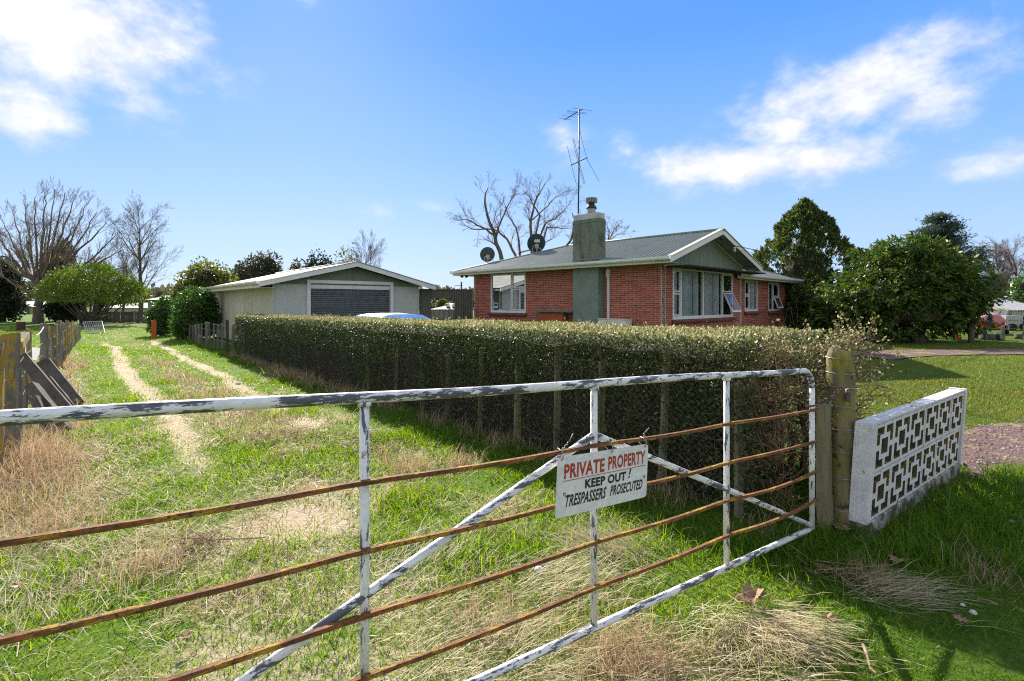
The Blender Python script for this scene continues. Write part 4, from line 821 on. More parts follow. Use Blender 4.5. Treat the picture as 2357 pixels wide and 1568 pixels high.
def build_house():
    h = thing('house', 'low red-brick bungalow with a green iron roof and green chimney', 'house', C0)
    dF, nF = HS, -HT                                                      # front wall
    dG, nG = HT, -HS                                                      # gable wall
    CHs0, CHs1, CHp = 2.22, 3.30, .334
    LS = 9.06
    # openings (s along wall, z)
    fw = (line_t(C0, HS, 1210.4), line_t(C0, HS, 1130)); fwz = (z_at(H(fw[1], 0), 719.5)+.0, 2.80)
    gw = (line_t(C0, HT, 1548.5), line_t(C0, HT, 1686.4)); gz = (1.075, 2.735)
    WO = H(.35, 0); w1 = (line_t(WO, HT, 1714), line_t(WO, HT, 1743.6)); w2 = (line_t(WO, HT, 1768.7), line_t(WO, HT, 1793)); 
    p1, p2 = WO+HT*w1[0], WO+HT*w2[0]; z1 = (z_at(p1, 582.5), z_at(p1, 582.5-0)); z1 = (z_at(p1, (980+470*.4009)/1.6292), 2.56); z2 = (z_at(p2, (980+468*.4009)/1.6292), 2.53)
    GE = 5.84; WE = 12.8
    walls = [('front_wall', C0, dF, nF, 0, LS, 2.86, [(fw[0], fw[1], fwz[0], fwz[1])]),
             ('gable_wall', C0, dG, nG, 0, GE, 2.76, [(gw[0], gw[1], gz[0], gz[1])]),
             ('wing_wall', WO, dG, nG, GE, WE, 2.62, [(w1[0], w1[1], z1[0], z1[1]), (w2[0], w2[1], z2[0], z2[1])]),
             ('return_wall', H(0, GE), dF, dG, .02, .35, 2.62, []),
             ('end_wall', H(0, WE), HS, HT, .35, 7.2, 2.62, []), ('left_wall', H(LS, 0), HT, HS, 0, 6., 2.86, []), ('back_wall', H(LS, 6.), -HS, HT, 0, LS, 2.86, [])]
    bl, bh, bt = .286, .0545, .0667; full = MB().box((0, 0, 0), (bl, .07, bh)); fme = bpy.data.meshes.new('brick'); fme.from_pydata(full.v, [], full.f); fme.materials.append(M['brick'])
    cand = []; 
    for (nm, O, d, n, a, b, top, holes) in walls:
        mb = MB()
        for (s0, s1, zz0, zz1) in rects(a, b, 0, top, holes): mb.box(O+d*(s0+s1)/2+Z*(zz0+zz1)/2-n*.056, (s1-s0+(0 if holes else -.004), .1, zz1-zz0), (d, n, Z))
        wall = mb.part('wall', M['mortar'], h)
        if nm in ('left_wall', 'back_wall', 'end_wall'): continue
        nc = int((top-.42)/bt)
        for c in range(nc):
            zc = .42+bt*(c+.5); x = a-((c % 2)*.15+ (0 if nm != 'gable_wall' else .07)); 
            while x < b:
                segs = [(max(x, a), min(x+bl, b))]
                for hh in holes:
                    if hh[2]-.03 < zc < hh[3]+.02:
                        ns = []
                        for q in segs:
                            if q[1] <= hh[0] or q[0] >= hh[1]: ns.append(q)
                            else:
                                if q[0] < hh[0]: ns.append((q[0], hh[0]))
                                if q[1] > hh[1]: ns.append((hh[1], q[1]))
                        segs = ns
                for q in segs:
                    if q[1]-q[0] > .03:
                        if nm == 'front_wall' and CHs0-.02 < q[0] and q[1] < CHs1+.02: continue
                        ctr = O+d*(q[0]+q[1])/2+Z*zc-n*.0385+n*random.uniform(-.001, .002); cand.append((wall, d, n, ctr, q[1]-q[0]))
                x += bl+.014
    vis = sorted([c for c in cand if c[3][2] > 1.12], key=lambda c: np.linalg.norm(c[3])); chosen = set(id(c) for c in vis[:290]); rest = MB(); cut = {}
    for c in cand:
        wall, d, n, ctr, ln = c
        if id(c) in chosen:
            k = round(ln, 2); me = fme
            if abs(ln-bl) > .004:
                if k not in cut:
                    q = MB().box((0, 0, 0), (ln, .07, bh)); cut[k] = bpy.data.meshes.new('brick'); cut[k].from_pydata(q.v, [], q.f); cut[k].materials.append(M['brick'])
                me = cut[k]
            o = bpy.data.objects.new('brick', me); COL.objects.link(o); o.parent = wall; lc = to_local(ctr[None], wall)[0]; o.location = [float(v) for v in lc]; o.rotation_euler = (0, 0, math.atan2(d[1], d[0]))
        else: rest.box(ctr, (ln, .07, bh), (d, n, Z))
    rest.part('brickwork', M['brick'], h, kind='stuff')
    # corner lining so the interior is closed, dark room behind the windows
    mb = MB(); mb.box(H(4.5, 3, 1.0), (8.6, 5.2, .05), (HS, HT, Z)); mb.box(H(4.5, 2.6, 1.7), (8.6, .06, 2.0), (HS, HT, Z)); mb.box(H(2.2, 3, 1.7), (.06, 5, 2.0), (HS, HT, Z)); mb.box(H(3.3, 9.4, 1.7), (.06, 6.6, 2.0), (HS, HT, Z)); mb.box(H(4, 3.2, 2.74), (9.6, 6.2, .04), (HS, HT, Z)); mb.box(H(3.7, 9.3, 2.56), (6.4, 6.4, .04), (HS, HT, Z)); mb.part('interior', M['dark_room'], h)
    # windows
    window(h, C0, dF, nF, fw[0], fw[1], fwz[0], fwz[1], [(0, .40, .62), (.40, 1, None)], [(.02, .26, M['net']), (.30, .55, M['net']), (.58, .98, M['net'])])
    window(h, C0, dG, nG, gw[0], gw[1], gz[0], gz[1], [(0, (1588-1548.5)/137.9*.0+.118, .52), (.118, .462, None), (.462, .805, None), (.805, 1, .55, True)], [(.0, .12, M['curtain']), (.13, .34, M['curtain']), (.345, .44, M['curtain']), (.47, .66, M['curtain']), (.68, .80, M['curtain'])], fr=.065)
    window(h, WO, dG, nG, w1[0], w1[1], z1[0], z1[1], [(0, .36, .52), (.36, 1, None)], [(.62, .98, M['net'])])
    window(h, WO, dG, nG, w2[0], w2[1], z2[0], z2[1], [(0, .42, None), (.42, 1, .50, True)], [(.0, .3, M['net'])], open_ang=20)
    # roof of the main gable: ridge along s, hipped at the far end
    eo, rise = .6, 1.15; span = 3.6; sl = math.hypot(span, rise); upF = nrm(HT*span+Z*rise); upB = nrm(-HT*span+Z*rise); upL = nrm(-HS*span+Z*rise); ze = 2.945; s_end = 9.77; s_ov = -.57
    nfr = np.cross(HS, upF); nfr = nfr if nfr[2] > 0 else -nfr
    mb = MB(); foot = H(0, -eo, ze); corrugated(mb, foot, HS, None, upF, lambda x: min(sl, (s_end-x)*sl/span), s_ov, s_end, up=nfr); rf = mb.part('roof', M['roof'], h)
    mb = MB(); corrugated(mb, H(0, 6.6, ze), HS, None, upB, lambda x: min(sl, (s_end-x)*sl/span), s_ov, s_end); mb.part('roof_sheet', M['roof'], rf)
    mb = MB(); corrugated(mb, H(s_end, 0, ze), HT, None, upL, lambda x: min(x+eo, 6.6-x)*sl/span, -eo, 6.6); mb.part('roof_sheet', M['roof'], rf)
    def capline(p, q, w=.15): mb = MB(); mb.tube([p+Z*.012, q+Z*.012], w*.42, 8); return mb.part('ridge_cap', M['roof'], rf, smooth=True)
    zr = ze+rise; capline(H(s_ov, 3, zr), H(s_end-span, 3, zr)); capline(H(s_end-span, 3, zr), H(s_end, -eo, ze), .1); capline(H(s_end-span, 3, zr), H(s_end, 6.6, ze), .1)
    # nail heads in rows
    mb = MB()
    for fr in (.12, .42, .72, .97):
        for x in np.arange(s_ov+.2, s_end, .48):
            if fr*sl < (s_end-x)*sl/span-.1: mb.box(foot+HS*x+upF*(sl*fr)+nfr*.018, (.028, .028, .012), (HS, upF, nfr))
    mb.part('roof_nails', M['galv'], rf, kind='stuff')
    # wing roof, hipped at the right
    wz, wo = 2.70, .5; se = .35-wo; wspan = 3.85; wr = wspan*.32; wsl = math.hypot(wspan, wr); upW = nrm(HS*wspan+Z*wr); upWb = nrm(-HS*wspan+Z*wr); upWr = nrm(-HT*wspan+Z*wr); te = 13.9
    nw = np.cross(HT, upW); nw = nw if nw[2] > 0 else -nw
    mb = MB(); corrugated(mb, H(se, 0, wz), HT, None, upW, lambda x: min(wsl, (te-x)*wsl/wspan), 5.3, te, up=nw); mb.part('roof_sheet', M['roof'], rf)
    mb = MB(); corrugated(mb, H(se+2*wspan, 0, wz), HT, None, upWb, lambda x: min(wsl, (te-x)*wsl/wspan), 5.3, te); mb.part('roof_sheet', M['roof'], rf)
    mb = MB(); corrugated(mb, H(0, te, wz), HS, None, upWr, lambda x: min(x-se, se+2*wspan-x)*wsl/wspan, se, se+2*wspan); mb.part('roof_sheet', M['roof'], rf)
    capline(H(se, te, wz), H(se+wspan, te-wspan, wz+wr), .1); capline(H(se+2*wspan, te, wz), H(se+wspan, te-wspan, wz+wr), .1); capline(H(se+wspan, 3., wz+wr), H(se+wspan, te-wspan, wz+wr), .1)
    # gutters, fascias, soffits
    def gutter(p, q, outn, r=.055):
        d = nrm(q-p); prof = [(-.045, .06), (-.048, -.02), (-.02, -.05), (.03, -.05), (.06, -.01), (.064, .055), (.056, .055), (.05, -.004), (.026, -.04), (-.018, -.04), (-.038, -.016), (-.036, .06)]
        mb = MB(); mb.prism([p+outn*a+Z*b for a, b in prof], q-p); return mb.part('gutter', M['white'], h)
    gutter(H(s_ov, -eo-.055, 2.925), H(s_end+.06, -eo-.055, 2.925), -HT); gutter(H(s_end+.055, -eo, 2.925), H(s_end+.055, 6.6, 2.925), HS)
    gutter(H(se-.055, 5.3, wz-.03), H(se-.055, te+.06, wz-.03), -HS)
    mb = MB(); mb.box(H((s_ov+s_end)/2+.02, -eo+.008, 2.862), (s_end-s_ov-.05, .022, .14), (HS, HT, Z)); mb.part('fascia', M['cream'], h)
    mb = MB(); mb.box(H(s_end-.012, 3, 2.862), (.022, 7.14, .14), (HS, HT, Z)); mb.part('fascia', M['cream'], h)
    mb = MB(); mb.box(H(se+.012, (5.3+te)/2, wz-.085), (.022, te-5.3, .13), (HS, HT, Z)); mb.part('fascia', M['cream'], h)
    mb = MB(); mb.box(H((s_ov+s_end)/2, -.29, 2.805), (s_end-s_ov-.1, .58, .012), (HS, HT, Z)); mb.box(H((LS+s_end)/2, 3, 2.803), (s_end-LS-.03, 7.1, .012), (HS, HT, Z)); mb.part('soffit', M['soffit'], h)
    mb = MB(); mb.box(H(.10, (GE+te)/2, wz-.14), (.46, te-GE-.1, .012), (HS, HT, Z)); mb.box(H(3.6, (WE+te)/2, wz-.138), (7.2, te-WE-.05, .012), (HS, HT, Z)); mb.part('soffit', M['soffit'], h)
    # barge boards and deep verge soffit
    pk = H(s_ov, 3, zr+.03); L0 = H(s_ov, -eo-.02, ze+.02); R0 = H(s_ov, 6.62, ze+.02); bd = .17
    for A in (L0, R0):
        mb = MB(); mb.prism([A, pk, pk-Z*bd, A-Z*bd], HS*.03 if False else -HS*-.03); mb.part('barge_board', M['white'], h)
        dv = nrm(pk-A); mb = MB(); mb.beam(A+Z*.028-HS*-.04, pk+Z*.028-HS*-.04, .15, .02); mb.part('barge_flashing', M['cream'], h)
        mb = MB(); A2, B2 = A-Z*.115+HS*.035, pk-Z*.115+HS*.035; mb.prism([A2, B2, B2-Z*.012, A2-Z*.012], HS*(-s_ov-.04)); mb.part('verge_soffit', M['soffit'], h)
    # vertical green boards in the gable
    gzb = 2.765; bw = .268; t = -.02; zs = lambda tt: ze-.1+rise*(1-abs(tt-3)/span)
    mb = MB(); mb.prism([H(.02, -.0, gzb), H(.02, 6., gzb), H(.02, 6., zs(6.)), H(.02, 3, zs(3)), H(.02, 0, zs(0))], HS*.05); gb = mb.part('gable_lining', M['clad'], h)
    while t < 6.0:
        a, b = t+.006, min(t+bw-.006, 6.02); pts = [(a, gzb), (b, gzb), (b, zs(b)+.02)]
        if a < 3 < b: pts.append((3, zs(3)+.02))
        pts.append((a, zs(a)+.02)); mb = MB(); mb.prism([H(-.012+random.uniform(-.003, .003), x, z) for x, z in pts], HS*.02); mb.part('cladding_board', M['clad'], gb); t += bw
    for A, B in ((0, 3), (6, 3)): mb = MB(); mb.beam(H(-.035, A, zs(A)-.05), H(-.035, B, zs(B)-.05), .03, .05); mb.part('gable_bead', M['cream'], gb)
    mb = MB(); mb.box(H(-.02, GE/2, 2.752), (.03, GE, .028), (HS, HT, Z)); mb.part('head_trim', M['cream'], gb)
    # chimney
    cm = lambda s, p, z: C0+HS*s-HT*p+Z*z
    mid = (CHs0+CHs1)/2; wd = CHs1-CHs0
    mb = MB(); mb.box(cm(mid, (CHp+.0)/2, 1.40), (wd, CHp-.004, 2.79), (HS, HT, Z)); ch = mb.part('chimney', M['stucco'], h)
    mb = MB(); mb.box(cm(mid, CHp-.20, 3.63), (wd+.01, .41, 1.67), (HS, HT, Z)); mb.part('stack', M['stucco_up'], ch)
    for z in (3.09, 4.37): mb = MB(); mb.box(cm(mid, CHp-.20, z), (wd+.05, .45, .03), (HS, HT, Z)); mb.part('band', M['stucco'], ch); mb = MB(); mb.tube([cm(CHs0-.03, CHp-.3, z), cm(CHs0-.08, CHp-.3, z)], .018, 6); mb.part('band_bolt', M['galv'], ch)
    mb = MB(); mb.box(cm(mid, CHp-.20, 4.56), (wd-.04, .39, .19), (HS, HT, Z)); mb.part('cap', M['galv'], ch)
    mb = MB(); mb.box(cm(mid, CHp-.18, 2.985), (wd+.16, .62, .05), (HS, nrm(upF), nfr)); mb.part('apron_flashing', M['galv'], ch)
    fb = cm(2.66, CHp-.21, 4.65)
    mb = MB(); mb.lathe(fb, [(.145,0),(.145,.2),(.14,.2),(.14,.22)], 18); mb.part('flue', M['flue'], ch, smooth=False)
    mb = MB(); mb.lathe(fb+Z*.215, [(.185,-.02),(.19,.0),(.12,.10),(.10,.15),(.115,.19)], 18); mb.part('flue_cone', M['black'], ch, smooth=True)
    mb = MB(); mb.lathe(fb+Z*.39, [(.10,0),(.195,.012),(.195,.02),(.1,.03)], 20); mb.lathe(fb+Z*.39, [(.10,.15),(.195,.155),(.195,.17),(.05,.19)], 20)
    for k in range(20): q = k*math.pi/10; mb.box(fb+V3(.188*math.cos(q), .188*math.sin(q), .475), (.022, .022, .15))
    for zz in (.44, .47, .50): mb.lathe(fb+Z*zz, [(.18,0),(.19,0),(.19,.008),(.18,.008)], 20)
    mb.part('cowl', M['flue'], ch)
    # meter pipe, downpipe, meter shelf
    s = line_t(C0-HT*-.0, HS, 1401); s = (lambda: line_t(H(0, -.04), HS, (2120+497*.3267)/1.6292))()
    mb = MB(); mb.box(H(s, -.045, 1.70), (.085, .07, 1.66), (HS, HT, Z)); pp = mb.part('conduit', M['pipe'], h)
    mb = MB(); mb.box(H(s, -.06, 2.60), (.125, .10, .22), (HS, HT, Z)); mb.box(H(s, -.05, 2.73), (.10, .08, .06), (HS, HT, Z)); mb.part('conduit_cap', M['pipe'], pp)
    t = WE-.12; mb = MB(); e = H(.35-.10, t, 2.42); mb.tube([H(se-.05, t+.75, wz-.09), H(se-.05, t+.75, 2.53), H(.35-.1, t+.05, 2.36), H(.35-.07, t, 2.28), H(.35-.07, t, .05)], .042, 10); dp = mb.part('downpipe', M['pipe'], h, smooth=True)
    mb = MB(); mb.box(H(.35-.06, t, 1.72), (.11, .1, .03), (HS, HT, Z)); mb.part('pipe_bracket', M['pipe'], dp)
    a = line_t(H(0, -.3), HS, (1770+790*.297)/1.6292); mb = MB(); zsh = z_at(H(5, -.4), (1000+560*.297)/1.6292); mb.box(H((CHs1+a)/2, -.20, zsh), (a-CHs1-.01, .40, .075), (HS, HT, Z)); mb.part('meter_shelf', M['shelf'], h)
    b0, b1 = line_t(H(0, -.2), HS, (1770+870*.297)/1.6292), line_t(H(0, -.2), HS, (1770+1172*.297)/1.6292)
    mb = MB(); mb.box(H((b0+b1)/2, -.15, zsh-.36), (abs(b0-b1), .28, .62), (HS, HT, Z)); q = mb.part('meter_box', M['orange_box'], h); mb = MB(); mb.box(H((b0+b1)/2, -.298, zsh-.36), (abs(b0-b1)-.1, .016, .52), (HS, HT, Z)); mb.part('box_door', M['orange_box'], q)
    # heat pump below the conduit, sticker, floodlights
    s2 = line_t(H(0, -.5), HS, (2120+555*.3267)/1.6292); u = thing('heat_pump', 'pale outdoor heat pump unit just showing above the hedge below the white conduit', 'heat pump', H(s2, -.45, .3))
    mb = MB(); mb.box(H(s2, -.45, .585), (1.05, .36, .98), (HS, HT, Z)); mb.part('casing', M['pipe'], u); mb = MB(); mb.box(H(s2, -.45, 1.087), (1.09, .40, .02), (HS, HT, Z)); mb.part('lid', M['pipe'], u)
    c = C0+HS*(fw[1]-.28)-HT*-.0; mb = MB(); mb.box(c+nF*(-.024)+Z*(fwz[0]+.30), (.24, .002, .22), (HS, HT, Z)); o = mb.part('window_sticker', mat('sticker', (.62,.64,.68), None, 3, rough=.5, fine=0), h)
    mb = MB(); mb.box(c+nF*(-.022)+Z*(fwz[0]+.32), (.2, .002, .11), (HS, HT, Z)); mb.part('sticker_band', mat('sticker_blue', (.03,.05,.28), None, 3, rough=.5, fine=0), h)
    fl = thing('floodlight', 'black double security floodlight under the far eave corner', 'light', H(9.4, -.45, 2.62)); p = P(1069, 631, 22.05)
    mb = MB(); mb.tube([p+Z*.14, p+Z*.06], .05, 10); mb.part('mount', M['black'], fl)
    for dx in (-.13, .13):
        mb = MB(); ax = nrm(V3(dx*2.2, -.6, -.75)); s_ = nrm(np.cross(ax, Z)); mb.lathe(p+V3(dx*.45, -.03, 0)+ax*.02, [(.02,0),(.05,.03),(.075,.14),(.07,.145)], 12, (s_, np.cross(ax, s_), ax)); mb.part('lamp_head', M['black'], fl, smooth=True)
    # service bracket and cable at the gable
    br = thing('service_bracket', 'black power-line bracket fixed just below the gable peak', 'bracket', H(s_ov-.05, 2.9, 3.9)); p = P(1661, 548, 17.35); q = P(1651, 557, 17.2)
    mb = MB(); mb.lathe(p, [(.05,-.05),(.07,0),(.05,.06)], 10); mb.part('insulator', M['black'], br); mb = MB(); mb.tube([p, p+V3(.05,0,-.12), p+V3(.02,-.05,-.2), q], .014, 6); mb.part('lead', M['cable'], br); mb = MB(); mb.tube([q-V3(.06,0,-.02), q+V3(.1,0,-.02)], .035, 8); mb.part('clamp', M['black'], br)
    i2 = thing('insulator', 'small pale insulator fixed on the right-hand barge board', 'insulator', P(1691, 575, 18.0)); p = P(1691, 573, 18.1); mb = MB(); mb.lathe(p, [(.03,-.1),(.055,-.06),(.03,-.02),(.06,.02),(.03,.06)], 10); mb.part('knob', M['pipe'], i2)
    far = V3(46, 44, 6.7)
    for nm, A, sag, r, lab in (('power_cable', q, 1.55, .013, 'black service cable strung from the gable peak to the right'), ('power_cable', p, 1.5, .006, 'thin lower wire strung from the barge board insulator to the right')):
        B = far if r > .01 else far+V3(0, 0, -.5); mb = MB(); mb.tube([A+(B-A)*f-Z*(4*sag*f*(1-f)) for f in np.linspace(0, 1, 40)], r, 5); mb.solo(nm, M['cable'], lab, 'cable')
    pole = thing('power_pole', 'slim timber power pole far off to the right', 'pole', (46, 44, 0)); mb = MB(); mb.tube([far*V3(1,1,0), far+Z*.5], [.15,.1], 8); mb.part('shaft', M['bark'], pole); mb = MB(); mb.beam(far-V3(.8,0,0), far+V3(.8,0,0), .1, .1); mb.part('crossarm', M['bark'], pole)
build_house()

def build_roof_things():
    # television mast
    Y = 17.75; a = thing('tv_aerial', 'tall television mast with two aerials rising from the chimney', 'aerial', P(1331, 489, Y))
    mb = MB(); mb.tube([P(1331, 492, Y), P(1332.5, 400, Y), P(1333, 252, Y)], .024, 8); mb.part('mast', M['alum'], a, smooth=True)
    z6 = lambda zx, zy, dY=0.: P((2000+zx*.319)/1.6292, (350+zy*.319)/1.6292, Y+dY)
    def boom(name, p0, p1, els, r):
        mb = MB(); mb.tube([p0, p1], .016, 6); b = mb.part(name, M['alum'], a)
        for pts in els: m2 = MB(); m2.tube(pts, r, 5); m2.part('element', M['alum'], b)
    boom('boom', z6(365,312,-.25), z6(578,186,.25), [[z6(445,172,.2), z6(572,190,.24), z6(698,207,.28)], [z6(630,242,.03), z6(632,232,.03), z6(395,203,-.02), z6(393,213,-.02), z6(630,246,.03)], [z6(385,230,-.05), z6(525,255,-.03)], [z6(340,262,-.15), z6(510,280,-.12)], [z6(290,288,-.25), z6(455,316,-.2)]], .0055)
    boom('boom', z6(445,846,-.3), z6(637,757,.3), [[z6(400,622,-.3), z6(450,850,-.3), z6(503,1060,-.3)], [z6(463,535), z6(520,800), z6(595,1070)], [z6(478,535), z6(535,800), z6(610,1070)], [z6(547,443,.3), z6(622,755,.3), z6(640,795,.3), z6(775,1038,.3)]], .0075)
    for zy in (645, 1105): mb = MB(); mb.tube([z6(536,zy-8), z6(552,zy)], .012, 5); mb.part('cable_clip', M['black'], a)
    # two dishes seen from behind
    for (px, py, r, Y, lab, txt) in ((1122, 586, 17.5, 23.3, 'plain grey satellite dish at the low end of the roof', False), (1234.5, 560, 22, 22.6, 'larger dark green satellite dish with 606 lettering, nearer the chimney', True)):
        R = r*Y/F; c = P(px, py, Y); o = thing('satellite_dish', lab, 'satellite dish', c-Z*R, 0, 'satellite dishes on the roof'); fwd = nrm(V3(-.25, .92, .25)); sx = nrm(np.cross(fwd, Z)); sy = np.cross(sx, fwd)
        prof = [(.001, -.20*R)]+[(R*f, -.20*R*(1-f*f)) for f in (.2,.4,.6,.8,.95,1)]+[(R*.985, .02*R)]; mb = MB(); mb.lathe(c, prof, 32, (sx, sy, fwd)); mb.part('reflector', M['dish'] if not txt else mat('dark_green_dish', (.012,.03,.032), None, 4, rough=.4), o, smooth=True)
        b = c-fwd*.22*R; mb = MB(); mb.tube([b-sy*.25*R, b-sy*.3*R-fwd*.1, c-Z*(R*1.15)+fwd*.0], .028, 7); mb.tube([b-sy*.25*R-fwd*.05, c-Z*R*1.05+sx*R*1.1+fwd*.2], .014, 6); mb.part('bracket', M['galv'], o)
        mb = MB(); mb.box(b-sy*.28*R-fwd*.02, (.16, .05, .2), (sx, fwd, sy)); mb.part('clamp', M['galv'], o)
        mb = MB(); q0 = b-sy*.22*R-fwd*.05; mb.tube([q0-sx*.0, q0-sx*.16*R+sy*.08*R, q0-sx*.42*R-sy*.05*R, q0-sx*.5*R-sy*.45*R, c-Z*R*1.05-sx*.3*R], .009, 5); mb.part('lead', M['pipe'], o)
        if txt:
            cu = bpy.data.curves.new('dish_lettering', 'FONT'); cu.body = '606'; cu.size = .17; cu.offset = .012; cu.align_x = 'CENTER'; t = bpy.data.objects.new('t', cu); COL.objects.link(t); bpy.context.view_layer.update()
            me = bpy.data.meshes.new_from_object(t.evaluated_get(bpy.context.evaluated_depsgraph_get())); bpy.data.objects.remove(t); C = np.zeros(len(me.vertices)*3); me.vertices.foreach_get('co', C); C = C.reshape(-1, 3)
            Wd = c[None]-fwd[None]*(.195*R+.012)+sx[None]*C[:, :1]+sy[None]*(C[:, 1:2]+.06); me.vertices.foreach_set('co', to_local(Wd, o).ravel()); me.update(); link(me, 'dish_lettering', M['white'], o)
build_roof_things()

# ------------------------------------------------------------------ garage
def build_garage():
    G = V3(-8.185, 17.5, 0); dS = V3(-.645, .765, 0); dG = V3(.765, .645, 0); Q = lambda s, t, z=0.: G+dS*s+dG*t+Z*z
    W_, Ls, zs = 5.68, 9.5, 2.27; g = thing('garage', 'pale green double garage with a grey roller door', 'garage', G)
    t0, t1 = line_t(G, dG, 706), line_t(G, dG, 904); f = .12; zt = z_at(Q(0, t0), 644)
    # side wall in sheets
    mb = MB(); mb.box(Q(Ls/2, .07, zs/2), (Ls-.02, .06, zs), (dS, dG, Z)); w = mb.part('side_wall', M['gwall'], g); pw = Ls/7
    for k in range(7): mb = MB(); mb.box(Q(pw*(k+.5), .022+random.uniform(-.003, .003), zs/2), (pw-.022, .024, zs), (dS, dG, Z)); mb.part('wall_sheet', M['gwall'], w)
    mb = MB()
    for a, b, z0, z1 in rects(.04, W_, 0, zs, [(t0+f, t1-f, 0, zt-f)]): mb.box(Q(.045, (a+b)/2, (z0+z1)/2), (.07, b-a, z1-z0), (dS, dG, Z))
    fw_ = mb.part('front_wall', M['gfront'], g, kind='stuff'); mb = MB(); mb.box(Q(Ls/2, W_-.04, zs/2), (Ls, .07, zs), (dS, dG, Z)); mb.box(Q(Ls, W_/2, zs/2), (.07, W_, zs), (dS, dG, Z)); mb.part('far_walls', M['gfront'], g)
    mb = MB(); mb.box(Q(.0, .012, zs/2), (.03, .05, zs), (dS, dG, Z)); mb.part('corner_strip', M['gwall'], g)
    o, e = .40, .50; rise = .90; zr = 3.13; ze = 2.31; half = W_/2
    zsl = lambda t: zr-.14-(zr-ze)*abs(t-half)/(half+e)
    n_ = 4; cuts = [0, W_*.23, W_*.5, W_*.77, W_]
    for a, b in zip(cuts[:-1], cuts[1:]): mb = MB(); mb.prism([Q(-.012, a+.006, zs+.0), Q(-.012, b-.006, zs+.0), Q(-.012, b-.006, zsl(b)), Q(-.012, a+.006, zsl(a))], dS*.03); mb.part('gable_sheet', M['ggable'], g)
    # roof
    for sg in (-1, 1):
        ft = Q(-o, half+sg*(half+e), ze); up = nrm(-dG*sg*(half+e)+Z*(zr-ze)); L = math.hypot(half+e, zr-ze); nn = np.cross(dS, up); nn = nn if nn[2] > 0 else -nn
        mb = MB(); corrugated(mb, ft, dS, None, up, lambda x: L, 0, Ls+o+.4, .15, .012, nn); r_ = mb.part('roof', M['roof2'], g)
    mb = MB(); mb.tube([Q(-o-.01, half, zr+.015), Q(Ls+.4, half, zr+.015)], .06, 8); mb.part('ridge_cap', M['roof2'], g, smooth=True)
    for sg in (-1, 1):
        A, B = Q(-o-.03, half+sg*(half+e+.04), ze+.0), Q(-o-.03, half, zr+.0); mb = MB(); mb.prism([A, B, B-Z*.17, A-Z*.17], dS*.03); mb.part('barge_board', M['white'], g)
        mb = MB(); mb.beam(A+Z*.02+dS*.03, B+Z*.02+dS*.03, .12, .02); mb.part('barge_flashing', M['roof2'], g)
        mb = MB(); A2, B2 = A-Z*.10+dS*.035, B-Z*.10+dS*.035; mb.prism([A2, B2, B2-Z*.012, A2-Z*.012], dS*(o-.05)); mb.part('verge_soffit', M['soffit'], g)
    E = -e-.02; mb = MB(); mb.box(Q(Ls/2+.05, E+.03, ze-.105), (Ls+.6, .025, .15), (dS, dG, Z)); mb.part('fascia', M['white_dirty'], g)
    prof = [(.045, .05), (.05, -.02), (.02, -.055), (-.03, -.055), (-.062, -.01), (-.064, .045), (-.054, .045), (-.05, -.004), (-.026, -.04), (.018, -.04), (.036, -.016), (.036, .05)]
    mb = MB(); mb.prism([Q(-o+.02, E-.035+a, ze-.02+b) for a, b in prof], dS*(Ls+o+.45)); mb.part('gutter', M['white_dirty'], g)
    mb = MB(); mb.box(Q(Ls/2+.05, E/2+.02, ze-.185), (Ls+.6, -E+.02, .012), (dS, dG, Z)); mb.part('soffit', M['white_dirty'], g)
    mb = MB(); mb.tube([Q(Ls+.35, E-.03, ze-.08), Q(Ls+.35, E-.03, ze-.25), Q(Ls-.0, -.04, ze-.40), Q(Ls-.0, -.04, .1)], .035, 8); mb.part('downpipe', M['white_dirty'], g, smooth=True)
    # door
    mb = MB(); bx = lambda a, b, c, d_, s=-.02, th=.08: mb.box(Q(s, (a+b)/2, (c+d_)/2), (th, b-a, d_-c), (dS, dG, Z))
    bx(t0, t1, zt-f, zt); bx(t0, t0+f, 0, zt-f); bx(t1-f, t1, 0, zt-f); df = mb.part('door_frame', M['white'], g)
    mb = MB(); bx(t0+f, t1-f, zt-f-.19, zt-f, .03, .05); mb.part('door_header', M['white'], df)
    zd = zt-f-.19; k = 0; rd = thing if False else None; mb = MB(); mb.box(Q(.12, (t0+t1)/2, zd/2), (.02, t1-t0-2*f, zd), (dS, dG, Z)); door = mb.part('roller_door', M['slat'], g)
    z = zd
    while z > .02:
        hs = min(.075, z); mb = MB(); a, b = Q(.075, t0+f, 0), Q(.075, t1-f, 0); prof = [(.03, -hs), (-.004, -hs+.006), (-.022, -hs*.6), (-.02, -hs*.3), (-.004, -.008), (.03, -.002)]
        mb.prism([a+dS*x+Z*(z+y) for x, y in prof], b-a); mb.part('slat', M['slat'], door); z -= .075
build_garage()

